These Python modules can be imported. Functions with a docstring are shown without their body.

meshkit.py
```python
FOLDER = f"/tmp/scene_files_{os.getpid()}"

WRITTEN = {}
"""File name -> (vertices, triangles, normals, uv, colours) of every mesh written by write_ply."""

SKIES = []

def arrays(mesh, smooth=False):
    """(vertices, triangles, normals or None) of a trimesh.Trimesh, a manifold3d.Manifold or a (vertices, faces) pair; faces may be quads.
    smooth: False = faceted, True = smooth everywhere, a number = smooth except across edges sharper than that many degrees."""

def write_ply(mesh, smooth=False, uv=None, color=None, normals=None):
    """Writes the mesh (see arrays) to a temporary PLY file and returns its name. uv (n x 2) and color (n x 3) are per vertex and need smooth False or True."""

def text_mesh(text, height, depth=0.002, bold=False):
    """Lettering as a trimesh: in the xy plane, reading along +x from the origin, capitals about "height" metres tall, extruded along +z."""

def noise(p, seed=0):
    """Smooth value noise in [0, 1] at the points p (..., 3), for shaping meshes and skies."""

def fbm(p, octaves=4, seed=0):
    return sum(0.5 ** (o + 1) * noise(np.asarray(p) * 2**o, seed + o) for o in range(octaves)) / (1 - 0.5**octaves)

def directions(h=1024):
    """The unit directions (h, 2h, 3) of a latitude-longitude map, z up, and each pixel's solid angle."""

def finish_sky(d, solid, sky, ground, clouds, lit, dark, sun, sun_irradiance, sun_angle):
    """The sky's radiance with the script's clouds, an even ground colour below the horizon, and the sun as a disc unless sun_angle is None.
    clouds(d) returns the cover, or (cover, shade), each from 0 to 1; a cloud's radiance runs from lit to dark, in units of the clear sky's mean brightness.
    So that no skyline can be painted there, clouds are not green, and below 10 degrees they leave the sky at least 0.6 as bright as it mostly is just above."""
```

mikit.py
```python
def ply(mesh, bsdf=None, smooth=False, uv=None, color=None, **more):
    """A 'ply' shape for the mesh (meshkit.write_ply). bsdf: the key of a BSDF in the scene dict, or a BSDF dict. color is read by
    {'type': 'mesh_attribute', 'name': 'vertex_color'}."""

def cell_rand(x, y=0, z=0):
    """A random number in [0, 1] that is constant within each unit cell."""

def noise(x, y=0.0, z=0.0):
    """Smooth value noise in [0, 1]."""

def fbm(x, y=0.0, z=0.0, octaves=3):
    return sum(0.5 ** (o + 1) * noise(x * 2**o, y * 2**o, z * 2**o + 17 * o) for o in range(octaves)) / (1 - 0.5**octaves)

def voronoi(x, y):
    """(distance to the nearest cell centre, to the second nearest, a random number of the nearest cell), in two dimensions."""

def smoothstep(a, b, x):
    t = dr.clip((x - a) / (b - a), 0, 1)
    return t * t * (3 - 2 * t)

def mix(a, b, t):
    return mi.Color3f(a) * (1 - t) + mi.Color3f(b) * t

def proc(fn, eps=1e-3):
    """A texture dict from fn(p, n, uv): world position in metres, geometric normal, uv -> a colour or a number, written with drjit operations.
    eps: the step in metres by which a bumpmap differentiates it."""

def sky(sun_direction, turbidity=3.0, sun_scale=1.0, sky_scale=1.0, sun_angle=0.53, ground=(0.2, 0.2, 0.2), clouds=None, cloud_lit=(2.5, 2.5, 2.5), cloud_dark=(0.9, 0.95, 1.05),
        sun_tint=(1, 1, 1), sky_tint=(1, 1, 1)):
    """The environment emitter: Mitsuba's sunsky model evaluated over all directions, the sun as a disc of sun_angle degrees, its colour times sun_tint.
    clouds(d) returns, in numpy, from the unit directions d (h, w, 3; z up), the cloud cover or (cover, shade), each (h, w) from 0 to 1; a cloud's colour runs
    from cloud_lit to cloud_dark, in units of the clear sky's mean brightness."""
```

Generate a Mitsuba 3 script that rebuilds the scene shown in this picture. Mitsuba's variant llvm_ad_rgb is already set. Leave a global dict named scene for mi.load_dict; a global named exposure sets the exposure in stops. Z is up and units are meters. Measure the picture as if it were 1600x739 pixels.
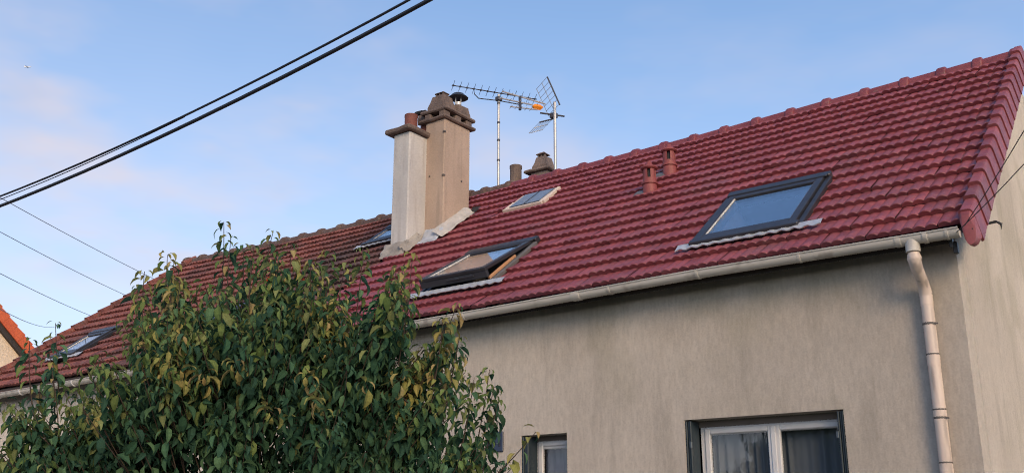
import math, random
import numpy as np, trimesh
import mitsuba as mi, drjit as dr
import manifold3d as m3
import shapely.geometry as sg
import mikit, meshkit
from mikit import proc, noise, fbm, smoothstep, mix

T = mi.ScalarTransform4f
scene, labels = {'type': 'scene'}, {}
rng = np.random.default_rng(7)
random.seed(7)

# ------------------------------------------------------------------ camera, sky, exposure
EYE = np.array([0.0, 0.0, 1.6])
FWD = np.array([-0.56990, 0.77194, 0.28165])
scene['camera'] = {
    'type': 'perspective', 'fov': 54.25, 'fov_axis': 'x', 'near_clip': 0.05, 'far_clip': 20000.0,
    'to_world': T().look_at(origin=EYE.tolist(), target=(EYE + FWD).tolist(), up=[0, 0, 1]),
    'film': {'type': 'hdrfilm', 'width': 1024, 'height': 472},
}


def clouds(d):
    # thin rosy evening cloud, thicker towards the horizon on the left of the view
    az = np.arctan2(d[..., 0], d[..., 1])
    el = np.arcsin(np.clip(d[..., 2], -1, 1))
    q = np.stack([az * 5.0, el * 14.0, np.full_like(az, 0.3)], -1)
    n = meshkit.fbm(q, 5, 3)
    q2 = np.stack([az * 16.0, el * 34.0, np.full_like(az, 4.3)], -1)
    n2 = meshkit.fbm(q2, 4, 9)
    veil = np.clip(1 - el / 0.62, 0, 1) ** 1.3 * (0.45 + 0.55 / (1 + np.exp((az + 0.75) * 7)))
    puff = np.clip((n - 0.50) * 4.2, 0, 1) * (0.25 + 0.65 * np.clip((n2 - 0.35) * 3, 0, 1))
    cover = np.clip(0.70 * veil * (0.35 + n) + 1.0 * puff * np.clip(1.3 - el / 0.62, 0, 1) * (0.3 + 0.7 / (1 + np.exp((az + 0.62) * 8))), 0, 0.9)
    return cover, np.clip((n2 - 0.45) * 2, 0, 1) * 0.5


scene['sky'] = mikit.sky((1.15, -0.9, 0.68), turbidity=3.0, sun_scale=0.25, sky_scale=1.04, sun_angle=25, ground=(0.11, 0.10, 0.09),
                         clouds=clouds, cloud_lit=(1.55, 1.34, 1.36), cloud_dark=(1.0, 0.95, 1.08), sun_tint=(0.98, 0.90, 0.83), sky_tint=(0.94, 0.94, 1.02))
exposure = 2.95

# ------------------------------------------------------------------ helpers
COUNT = {}


def numbered(name):
    n = COUNT.get(name, -1) + 1
    COUNT[name] = n
    return name if n == 0 else f'{name}_{n:03d}'


def thing(name, label, category, group=None, kind=None):
    k = numbered(name)
    labels[k] = {'label': label, 'category': category}
    if group: labels[k]['group'] = group
    if kind: labels[k]['kind'] = kind
    return k


def part(parent, name, mesh, bsdf, smooth=False, label=None, kind=None, **more):
    k = numbered(f'{parent}__{name}')
    if isinstance(mesh, dict):
        scene[k] = {**mesh, **more}
    else:
        scene[k] = mikit.ply(mesh, bsdf, smooth=smooth, **more)
    if label or kind:
        labels[k] = {}
        if label: labels[k]['label'] = label
        if kind: labels[k]['kind'] = kind
    return k


def struct(name, mesh, bsdf, smooth=False):
    scene[name] = mikit.ply(mesh, bsdf, smooth=smooth)
    labels[name] = {'kind': 'structure'}


def tm(v, f):
    v = np.asarray(v, float)
    f = np.asarray(f, int)
    if f.shape[1] == 4:
        f = np.vstack([f[:, [0, 1, 2]], f[:, [0, 2, 3]]])
    return trimesh.Trimesh(v, f, process=False)


def cat(ms):
    return trimesh.util.concatenate([tm(*_vf(m)) for m in ms])


def _vf(m):
    if hasattr(m, 'to_mesh'):
        q = m.to_mesh()
        return np.array(q.vert_properties[:, :3]), np.array(q.tri_verts)
    return np.array(m.vertices), np.array(m.faces)


def box(x0, x1, y0, y1, z0, z1, b=0.0):
    """Box, edges chamfered by b."""
    if b <= 0:
        m = trimesh.creation.box((x1 - x0, y1 - y0, z1 - z0))
        m.apply_translation(((x0 + x1) / 2, (y0 + y1) / 2, (z0 + z1) / 2))
        return m
    p = []
    for x in (x0, x1):
        for y in (y0, y1):
            for z in (z0, z1):
                sx, sy, sz = (b if x == x0 else -b), (b if y == y0 else -b), (b if z == z0 else -b)
                p += [(x + sx, y + sy, z), (x + sx, y, z + sz), (x, y + sy, z + sz)]
    return tm(*_vf(m3.Manifold.hull_points(p)))


def hull(pts):
    return tm(*_vf(m3.Manifold.hull_points([tuple(map(float, p)) for p in pts])))


def tube(points, r, sides=8, cap=True):
    p = np.asarray(points, float)
    t = np.gradient(p, axis=0)
    t /= np.linalg.norm(t, axis=1, keepdims=True) + 1e-12
    ref = np.array([0, 0, 1.0]) if np.abs(t[:, 2]).mean() < 0.85 else np.array([1.0, 0, 0])
    a = np.cross(t, ref); a /= np.linalg.norm(a, axis=1, keepdims=True) + 1e-12
    b = np.cross(t, a)
    rr = np.broadcast_to(r, (len(p),))
    ang = np.arange(sides) * 2 * np.pi / sides
    v = p[:, None] + rr[:, None, None] * (np.cos(ang)[None, :, None] * a[:, None] + np.sin(ang)[None, :, None] * b[:, None])
    n = len(p)
    q = []
    for i in range(n - 1):
        for j in range(sides):
            q.append((i * sides + j, i * sides + (j + 1) % sides, (i + 1) * sides + (j + 1) % sides, (i + 1) * sides + j))
    v = v.reshape(-1, 3)
    f = np.array(q)
    f = np.vstack([f[:, [0, 1, 2]], f[:, [0, 2, 3]]])
    if cap:
        v = np.vstack([v, p[0], p[-1]])
        c0, c1 = n * sides, n * sides + 1
        f = np.vstack([f, [(c0, (j + 1) % sides, j) for j in range(sides)], [(c1, (n - 1) * sides + j, (n - 1) * sides + (j + 1) % sides) for j in range(sides)]])
    m = tm(v, f)
    m.fix_normals() if len(f) < 400 else None
    return m


def lathe(profile, loc, sections=24):
    """profile: (radius, z) from the bottom to the top, closed on the axis."""
    m = trimesh.creation.revolve(np.array(profile, float), sections=sections)
    m.apply_translation(loc)
    return m


def grid(fn, us, vs):
    P = np.array([[fn(u, v) for v in vs] for u in us], float)
    nu, nv = len(us), len(vs)
    q = [(i * nv + j, (i + 1) * nv + j, (i + 1) * nv + j + 1, i * nv + j + 1) for i in range(nu - 1) for j in range(nv - 1)]
    return tm(P.reshape(-1, 3), q)


def prism(poly, depth, axes, origin):
    """Extrudes a shapely polygon: axes = (a, b, c), the world directions of its x, its y and the depth."""
    m = trimesh.creation.extrude_polygon(poly, depth, engine='earcut')
    M = np.eye(4)
    M[:3, 0], M[:3, 1], M[:3, 2], M[:3, 3] = *axes, origin
    m.apply_transform(M)
    if np.linalg.det(M[:3, :3]) < 0: m.invert()
    return m


def V(*a): return np.array(a, float)


# ------------------------------------------------------------------ materials
def col(r, g, b): return {'type': 'rgb', 'value': [r, g, b]}


def principled(base, rough=0.6, metallic=0.0, **k):
    return {'type': 'principled', 'base_color': base, 'roughness': rough, 'metallic': metallic, **k}


def two(b): return {'type': 'twosided', 'bsdf': b}


def bump(b, fn, scale=1.0, eps=1e-3):
    return {'type': 'bumpmap', 'arbitrary': proc(fn, eps), 'scale': scale, 'bsdf': b}


def tile_red(k):
    base = [(0.226, 0.053, 0.062), (0.200, 0.046, 0.054), (0.248, 0.060, 0.068), (0.212, 0.056, 0.064)][k]

    def fn(p, n, uv):
        f = fbm(p.x * 7, p.y * 7 + 3 * k, p.z * 7)
        g = fbm(p.x * 60, p.y * 60, p.z * 60, 2)
        c = mix((base[0] * 0.80, base[1] * 0.84, base[2] * 0.9), (base[0] * 1.12, base[1] * 1.2, base[2] * 1.15), smoothstep(0.25, 0.75, f))
        # dust and lichen film, most of it where the paint has weathered
        w = smoothstep(0.60, 0.82, fbm(p.x * 1.6, p.y * 1.6, p.z * 1.6 + 5)) * 0.35
        c = mix(c, (0.13, 0.075, 0.075), w)
        c = mix(c, (0.20, 0.15, 0.13), smoothstep(0.68, 0.80, fbm(p.x * 26 + 4, p.y * 26, p.z * 26, 2)) * 0.30)
        return c * (0.84 + 0.32 * g)
    return two(principled(proc(fn), 0.5, specular=0.45))


def tile_brown(k):
    base = [(0.200, 0.068, 0.060), (0.175, 0.062, 0.056), (0.225, 0.075, 0.062), (0.150, 0.060, 0.056)][k]

    def fn(p, n, uv):
        f = fbm(p.x * 9, p.y * 9 + k, p.z * 9)
        c = mix((base[0] * 0.65, base[1] * 0.7, base[2] * 0.75), (base[0] * 1.25, base[1] * 1.3, base[2] * 1.2), smoothstep(0.25, 0.75, f))
        # black algae growing round and below the white chimney, ragged patches elsewhere
        patch = smoothstep(3.3, 0.9, dr.sqrt(dr.square((p.x + 11.6) * 0.9) + dr.square(p.y - 10.6)) + 1.6 * fbm(p.x * 1.5, p.y * 1.5, 2))
        w = dr.maximum(patch * 0.85, smoothstep(0.52, 0.75, fbm(p.x * 1.3, p.y * 1.3, 7)) * 0.5)
        c = mix(c, (0.050, 0.040, 0.042), w)
        l = smoothstep(0.62, 0.74, fbm(p.x * 22, p.y * 22, p.z * 22, 2)) * 0.4
        return mix(c, (0.17, 0.15, 0.13), l)
    return two(principled(proc(fn), 0.8, specular=0.3))


for k in range(4):
    scene[f'bsdf_tile_red_{k}'] = tile_red(k)
    scene[f'bsdf_tile_brown_{k}'] = tile_brown(k)


def ridge_old(p, n, uv):
    c = mix((0.065, 0.043, 0.039), (0.14, 0.09, 0.078), fbm(p.x * 6, p.y * 6, p.z * 9))
    return mix(c, (0.19, 0.165, 0.14), smoothstep(0.58, 0.72, fbm(p.x * 18, p.y * 18, p.z * 18, 2)) * 0.5)


scene['bsdf_ridge_old'] = two(principled(proc(ridge_old), 0.85))


def render_wall(c0, c1, seed, streak=0.5):
    def fn(p, n, uv):
        t = p.x - p.y
        big = fbm(t * 0.9, p.z * 0.7, seed)
        st = fbm(t * 9, p.z * 0.8, seed + 3)
        fine = fbm(t * 60, p.z * 14, seed + 8, 2)
        c = mix(c0, c1, smoothstep(0.3, 0.72, big))
        # run-off stains: long thin drips and blotches of algae
        drip = smoothstep(0.55, 0.85, st) * streak * 0.6
        c = mix(c, (c0[0] * 0.45, c0[1] * 0.46, c0[2] * 0.45), drip * 0.55)
        al = smoothstep(0.58, 0.8, fbm(t * 1.7, p.z * 1.3, seed + 21)) * streak
        c = mix(c, (c0[0] * 0.74, c0[1] * 0.76, c0[2] * 0.68), al * 0.6)
        grain = fbm(t * 90, p.z * 90, seed + 40, 2)
        return c * (0.82 + 0.20 * fine + 0.18 * grain)

    def bm(p, n, uv):
        t = p.x - p.y
        return 0.0035 * fbm(t * 130, p.z * 20, 3.0, 2) + 0.002 * fbm(t * 260, p.z * 160, 1.0, 1)
    return two(bump(principled(proc(fn), 0.92, specular=0.15), bm, 1.0, 1e-3))


scene['bsdf_wall'] = render_wall((0.395, 0.350, 0.312), (0.47, 0.42, 0.375), 1.0, 0.7)
scene['bsdf_wall_left'] = render_wall((0.52, 0.46, 0.42), (0.58, 0.52, 0.47), 11.0, 0.2)
scene['bsdf_wall_far'] = render_wall((0.72, 0.56, 0.42), (0.78, 0.63, 0.48), 31.0, 0.15)


def stucco(c0, c1, seed, dirt):
    def fn(p, n, uv):
        f = fbm(p.x * 3 + seed, p.y * 3, p.z * 1.2)
        st = fbm(p.x * 16 + seed, p.y * 16, p.z * 1.1)
        c = mix(c0, c1, smoothstep(0.3, 0.7, f))
        c = mix(c, dirt, smoothstep(0.50, 0.78, st) * 0.38)
        return c * (0.88 + 0.24 * fbm(p.x * 50, p.y * 50, p.z * 50, 2))
    return two(bump(principled(proc(fn), 0.9, specular=0.15), lambda p, n, uv: 0.004 * fbm(p.x * 60, p.y * 60, p.z * 60, 2), 1.0, 2e-3))


scene['bsdf_chimney_tan'] = stucco((0.375, 0.285, 0.228), (0.435, 0.332, 0.266), 2.0, (0.25, 0.20, 0.17))
scene['bsdf_chimney_white'] = stucco((0.44, 0.425, 0.42), (0.52, 0.50, 0.49), 5.0, (0.31, 0.27, 0.245))
scene['bsdf_concrete_old'] = stucco((0.13, 0.098, 0.088), (0.21, 0.16, 0.14), 9.0, (0.07, 0.058, 0.058))
scene['bsdf_mortar'] = stucco((0.24, 0.22, 0.205), (0.34, 0.315, 0.29), 13.0, (0.13, 0.115, 0.105))
scene['bsdf_terracotta'] = two(principled(proc(lambda p, n, uv: mix((0.13, 0.045, 0.038), (0.21, 0.07, 0.055), fbm(p.x * 12, p.y * 12, p.z * 7))), 0.75))
scene['bsdf_vent_red'] = two(principled(proc(lambda p, n, uv: mix((0.19, 0.044, 0.044), (0.265, 0.062, 0.060), fbm(p.x * 14, p.y * 14, p.z * 9))), 0.6))
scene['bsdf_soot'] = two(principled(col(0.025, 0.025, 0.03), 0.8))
scene['bsdf_blackmetal'] = two(principled(col(0.03, 0.032, 0.04), 0.45))


def gutter_fn(p, n, uv):
    f = fbm(p.x * 4, p.y * 20, p.z * 20)
    c = mix((0.42, 0.395, 0.37), (0.56, 0.53, 0.50), f)
    return mix(c, (0.20, 0.17, 0.15), smoothstep(0.55, 0.75, fbm(p.x * 9, p.y * 9, p.z * 9 + 4)) * 0.5)


scene['bsdf_gutter'] = two(principled(proc(gutter_fn), 0.5, specular=0.4))
scene['bsdf_pipe'] = two(principled(proc(lambda p, n, uv: mix((0.56, 0.45, 0.39), (0.62, 0.51, 0.45), fbm(p.x * 6, p.y * 6, p.z * 3)) * (1 - 0.35 * smoothstep(0.55, 0.8, fbm(p.x * 20, p.y * 20, p.z * 2.5, 2)))), 0.45))
scene['bsdf_pipe_joint'] = two(principled(col(0.10, 0.085, 0.08), 0.6))
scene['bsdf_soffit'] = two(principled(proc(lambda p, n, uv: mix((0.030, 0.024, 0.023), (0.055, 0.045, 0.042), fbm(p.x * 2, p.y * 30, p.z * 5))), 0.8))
scene['bsdf_deck'] = two(principled(col(0.08, 0.05, 0.045), 0.9))
scene['bsdf_skyframe'] = two(principled(proc(lambda p, n, uv: mix((0.026, 0.026, 0.032), (0.050, 0.050, 0.058), fbm(p.x * 9, p.y * 9, p.z * 9))), 0.4, 0.3))
scene['bsdf_skyframe_light'] = two(principled(proc(lambda p, n, uv: mix((0.11, 0.105, 0.10), (0.19, 0.18, 0.175), fbm(p.x * 12, p.y * 12, p.z * 12))), 0.5, 0.3))
scene['bsdf_lead'] = two(bump(principled(proc(lambda p, n, uv: mix((0.36, 0.38, 0.42), (0.60, 0.62, 0.66), fbm(p.x * 14, p.y * 14, p.z * 14))), 0.5, 0.35), lambda p, n, uv: 0.01 * fbm(p.x * 25, p.y * 25, p.z * 25, 2), 1.0, 2e-3))
scene['bsdf_flash_white'] = two(bump(principled(proc(lambda p, n, uv: mix((0.28, 0.265, 0.25), (0.52, 0.49, 0.46), fbm(p.x * 10, p.y * 10, p.z * 10))), 0.75), lambda p, n, uv: 0.014 * fbm(p.x * 22, p.y * 22, p.z * 22, 2), 1.0, 2e-3))
scene['bsdf_pine'] = two(principled(proc(lambda p, n, uv: mix((0.42, 0.21, 0.11), (0.55, 0.30, 0.16), fbm(p.x * 4, p.y * 40, p.z * 40))), 0.5))
scene['bsdf_lining'] = two(principled(col(0.10, 0.10, 0.105), 0.9))
scene['bsdf_blind'] = two(principled(col(0.075, 0.15, 0.29), 0.9))
scene['bsdf_glass'] = {'type': 'thindielectric', 'int_ior': 2.6}
scene['bsdf_glass_window'] = {'type': 'thindielectric', 'int_ior': 1.55}
scene['bsdf_oldglass'] = two(principled(proc(lambda p, n, uv: mix((0.07, 0.085, 0.11), (0.15, 0.165, 0.19), fbm(p.x * 7, p.y * 7, p.z * 7))), 0.18, specular=0.8))
scene['bsdf_oldframe'] = two(principled(proc(lambda p, n, uv: mix((0.46, 0.36, 0.30), (0.62, 0.54, 0.48), fbm(p.x * 20, p.y * 20, p.z * 20))), 0.8))
scene['bsdf_pvc'] = two(principled(col(0.54, 0.54, 0.57), 0.35))
scene['bsdf_shutter'] = two(principled(proc(lambda p, n, uv: mix((0.016, 0.027, 0.038), (0.024, 0.038, 0.050), fbm(p.x * 8, p.y * 8, p.z * 2))), 0.5))
scene['bsdf_hinge'] = two(principled(col(0.10, 0.12, 0.14), 0.4, 0.6))
scene['bsdf_lintel'] = two(principled(proc(lambda p, n, uv: mix((0.15, 0.125, 0.12), (0.20, 0.17, 0.16), fbm(p.x * 6, p.y * 12, p.z * 6))), 0.9))
scene['bsdf_curtain'] = {'type': 'principledthin', 'base_color': col(0.15, 0.175, 0.21), 'roughness': 0.9, 'diff_trans': 0.6}
scene['bsdf_curtain_blue'] = {'type': 'principledthin', 'base_color': col(0.07, 0.10, 0.19), 'roughness': 0.9, 'diff_trans': 0.5}
scene['bsdf_room'] = two(principled(col(0.05, 0.045, 0.04), 0.9))
scene['bsdf_alu'] = two(principled(col(0.62, 0.62, 0.64), 0.38, 0.7))
scene['bsdf_galv'] = two(principled(proc(lambda p, n, uv: mix((0.42, 0.41, 0.41), (0.62, 0.60, 0.58), fbm(p.x * 5, p.y * 5, p.z * 6))), 0.45, 0.6))
scene['bsdf_dark_alu'] = two(principled(col(0.07, 0.072, 0.09), 0.45, 0.3))
scene['bsdf_orange'] = two(principled(col(0.75, 0.24, 0.02), 0.45))
scene['bsdf_cable'] = two(principled(col(0.012, 0.014, 0.022), 0.55))
scene['bsdf_wire'] = two(principled(col(0.10, 0.10, 0.12), 0.5))
scene['bsdf_plaque'] = two(principled(col(0.022, 0.035, 0.075), 0.35))
scene['bsdf_plaque_dark'] = two(principled(col(0.008, 0.012, 0.03), 0.5))
scene['bsdf_bark'] = two(principled(proc(lambda p, n, uv: mix((0.030, 0.020, 0.017), (0.075, 0.052, 0.040), fbm(p.x * 30, p.y * 30, p.z * 9))), 0.85))
scene['bsdf_leaf'] = {'type': 'principledthin', 'base_color': {'type': 'mesh_attribute', 'name': 'vertex_color'}, 'roughness': 0.33, 'diff_trans': 0.6, 'spec_trans': 0.0}
scene['bsdf_tile_orange'] = two(principled(proc(lambda p, n, uv: mix((0.50, 0.085, 0.030), (0.62, 0.13, 0.045), fbm(p.x * 5, p.y * 5, p.z * 5))), 0.7))
scene['bsdf_ground'] = two(principled(proc(lambda p, n, uv: mix((0.035, 0.05, 0.02), (0.075, 0.075, 0.05), fbm(p.x * 1.2, p.y * 1.2, 1))), 0.95))
scene['bsdf_paving'] = two(principled(proc(lambda p, n, uv: mix((0.10, 0.095, 0.09), (0.17, 0.16, 0.15), fbm(p.x * 2, p.y * 2, 1))), 0.9))
scene['bsdf_asphalt'] = two(principled(proc(lambda p, n, uv: mix((0.045, 0.045, 0.047), (0.07, 0.07, 0.07), fbm(p.x * 5, p.y * 5, 1))), 0.9))
scene['bsdf_white_metal'] = two(principled(col(0.85, 0.85, 0.88), 0.4))

# ------------------------------------------------------------------ ground
struct('ground', tm([(-3000, -3000, 0), (3000, -3000, 0), (3000, 3000, 0), (-3000, 3000, 0)], [(0, 1, 2, 3)]), 'bsdf_ground')
struct('pavement', box(-60, 40, -1.2, 1.8, -0.2, 0.10), 'bsdf_paving')
struct('road', box(-60, 40, -8.0, -1.21, -0.2, 0.004), 'bsdf_asphalt')

XG = -1.82     # right gable face
# ------------------------------------------------------------------ the roof surface: x along the eave, s up the slope, h off the surface
TH = math.radians(37.3)
CT, ST = math.cos(TH), math.sin(TH)
SL = 5.55
EAVE_Y, RIDGE_Y = 8.56, 8.56 + SL * CT
NRM = V(0, -ST, CT)
REAR_Y, REAR_T = 17.15, math.tan(math.radians(3))      # the rear slope is a shallow one
XE, ZE = [-18.6, -17.1, -6.67, -4.0, -2.2, -1.5], [3.905, 3.914, 3.972, 4.0, 4.012, 4.012]
XR = [-18.6, -16.2, -14.3, -12.4, -10.0, -8.0, -6.0, -4.0, -1.5]
ZR = np.array([7.385, 7.305, 7.28, 7.272, 7.322, 7.322, 7.338, 7.38, 7.425]) - 0.085
DIVIDE = -10.36


def zE(x): return np.interp(x, XE, ZE)
def zR(x): return np.interp(x, XR, ZR)


def P(x, s, h=0.0):
    return V(x, EAVE_Y + s * CT, zE(x) + s / SL * (zR(x) - zE(x))) + h * NRM


def frame_at(x, s, w=0.20, h=0.0):
    """4 x 4 placing local (u across, v up the slope, h) at the roof point."""
    a = P(x + w, s) - P(x, s); a /= np.linalg.norm(a)
    b = P(x + w / 2, s + 0.3) - P(x + w / 2, s); b -= a * (a @ b); b /= np.linalg.norm(b)
    M = np.eye(4)
    M[:3, 0], M[:3, 1], M[:3, 2], M[:3, 3] = a, b, np.cross(a, b), P(x, s, h)
    return M


# skylights: x0, x1, s0, s1 (outer frame)
SK1 = (-4.35, -3.22, 0.575, 1.90)
SK2 = (-8.10, -7.00, 0.66, 1.86)
SK3 = (-8.60, -7.98, 3.80, 4.34)       # old hatch near the ridge
SK4 = (-11.52, -10.80, 3.66, 4.40)     # behind the white chimney
SK5 = (-16.85, -16.08, 0.88, 1.78)
SK6 = (-13.2, -12.4, 0.72, 1.6)
HOLES = [SK1, SK2, SK4, SK5, SK6]


def in_rect(x, s, r, m=0.0): return r[0] - m < x < r[1] + m and r[2] - m < s < r[3] + m


def deck(x0, x1):
    xs = sorted({x0, x1, *[v for h in HOLES for v in h[:2] if x0 < v < x1], *np.arange(x0, x1, 0.8)})
    ss = sorted({-0.05, SL, *[v for h in HOLES for v in h[2:]], 0.4, 2.8, 3.4})
    v, f = [], []
    for i in range(len(xs) - 1):
        for j in range(len(ss) - 1):
            cx, cs = (xs[i] + xs[i + 1]) / 2, (ss[j] + ss[j + 1]) / 2
            if any(in_rect(cx, cs, (h[0] + .06, h[1] - .06, h[2] + .06, h[3] - .06)) for h in HOLES): continue
            n = len(v)
            v += [P(xs[i], ss[j], -0.045), P(xs[i + 1], ss[j], -0.045), P(xs[i + 1], ss[j + 1], -0.045), P(xs[i], ss[j + 1], -0.045)]
            f.append((n, n + 1, n + 2, n + 3))
    # rear slope
    for i in range(len(xs) - 1):
        n = len(v)
        a, b = P(min(xs[i], XG - .02), SL, -0.045), P(min(xs[i + 1], XG - .02), SL, -0.045)
        v += [a, b, V(b[0], REAR_Y + .2, b[2] - (REAR_Y + .2 - RIDGE_Y) * REAR_T), V(a[0], REAR_Y + .2, a[2] - (REAR_Y + .2 - RIDGE_Y) * REAR_T)]
        f.append((n, n + 1, n + 2, n + 3))
    return tm(v, f)


# ------------------------------------------------------------------ one interlocking tile: two rolls, nose at v = 0
TW, TE, TL = 0.20, 0.3265, 0.352


def tile_mesh(tilt=0.036, jitter=0.0, seed=0):
    r = np.random.default_rng(seed)
    us = [x * .2 / .24 for x in (0, .018, .04, .06, .08, .102, .12, .138, .16, .18, .20, .222, .2385)]
    prof = lambda u: 0.022 * abs(math.sin(math.pi * u / 0.10)) ** 0.8
    vs = [0.0, 0.008, 0.14, TL]
    fade = [1.0, 1.0, 0.55, 0.45]
    top, n = [], len(us)
    j = r.normal(0, 1, 2) * jitter
    for v, fd in zip(vs, fade):
        for u in us:
            h = prof(u) * fd + tilt * (1 - v / TL) + j[0] * (1 - v / TL) + j[1] * u
            if v == 0.0: h -= 0.007
            top.append((u, v, h))
    bot = [(u, 0.012, prof(u) * 0.15 + tilt - 0.040) for u in us]
    vtx = np.array(top + bot)
    q = [(a * n + i, a * n + i + 1, (a + 1) * n + i + 1, (a + 1) * n + i) for a in range(3) for i in range(n - 1)]
    o = 4 * n
    q += [(o + i, o + i + 1, i + 1, i) for i in range(n - 1)]
    return tm(vtx, q)


TILES = [tile_mesh(0.046, 0.0, 0), tile_mesh(0.048, 0.0025, 5), tile_mesh(0.044, 0.0025, 8)]
TILE_DICTS = {}
for c in ('red', 'brown'):
    for k in range(4):
        for t in range(3):
            TILE_DICTS[c, k, t] = mikit.ply(TILES[t], f'bsdf_tile_{c}_{k}', smooth=32)
NC = 16   # courses


def lay_tiles(roof, x_right, x_left, colour):
    r = np.random.default_rng(21 if colour == 'red' else 22)
    spots = []
    n = int(round((x_right - x_left) / TW))
    for c in range(NC + 1):
        for i in range(n):
            x, s = x_right - (i + 1) * TW, c * TE + 0.004
            cx, cs = x + TW / 2, s + TE / 2
            if any(in_rect(cx, cs, (h[0] + .02, h[1] - .02, h[2] - .06, h[3] - .04)) for h in HOLES) or in_rect(cx, cs, (SK3[0] + .04, SK3[1] - .04, SK3[2] + .17, SK3[3] - .05)): continue
            k = int(r.integers(0, 4)); t = int(r.choice([0, 0, 1, 2]))
            M = frame_at(x, s)
            M[:3, 3] += r.normal(0, 0.0022, 3)
            yaw = r.normal(0, 0.006)
            Rz = np.eye(4); Rz[0, 0] = Rz[1, 1] = math.cos(yaw); Rz[0, 1] = -math.sin(yaw); Rz[1, 0] = math.sin(yaw)
            q = M[:3, 3] - EYE
            spots.append((np.linalg.norm(q), M @ Rz, k, t))
    order = sorted(range(len(spots)), key=lambda i: spots[i][0])
    for i in order[:300]:
        _, M, k, t = spots[i]
        part(roof, 'tile', {**TILE_DICTS[colour, k, t], 'to_world': T(M)}, None)
    rest = []
    for i in order[300:]:
        _, M, k, t = spots[i]
        m = TILES[t].copy(); m.apply_transform(M); rest.append(m)
    part(roof, 'far_tiles', cat(rest), f'bsdf_tile_{colour}_{0}', smooth=32, kind='stuff')


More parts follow.
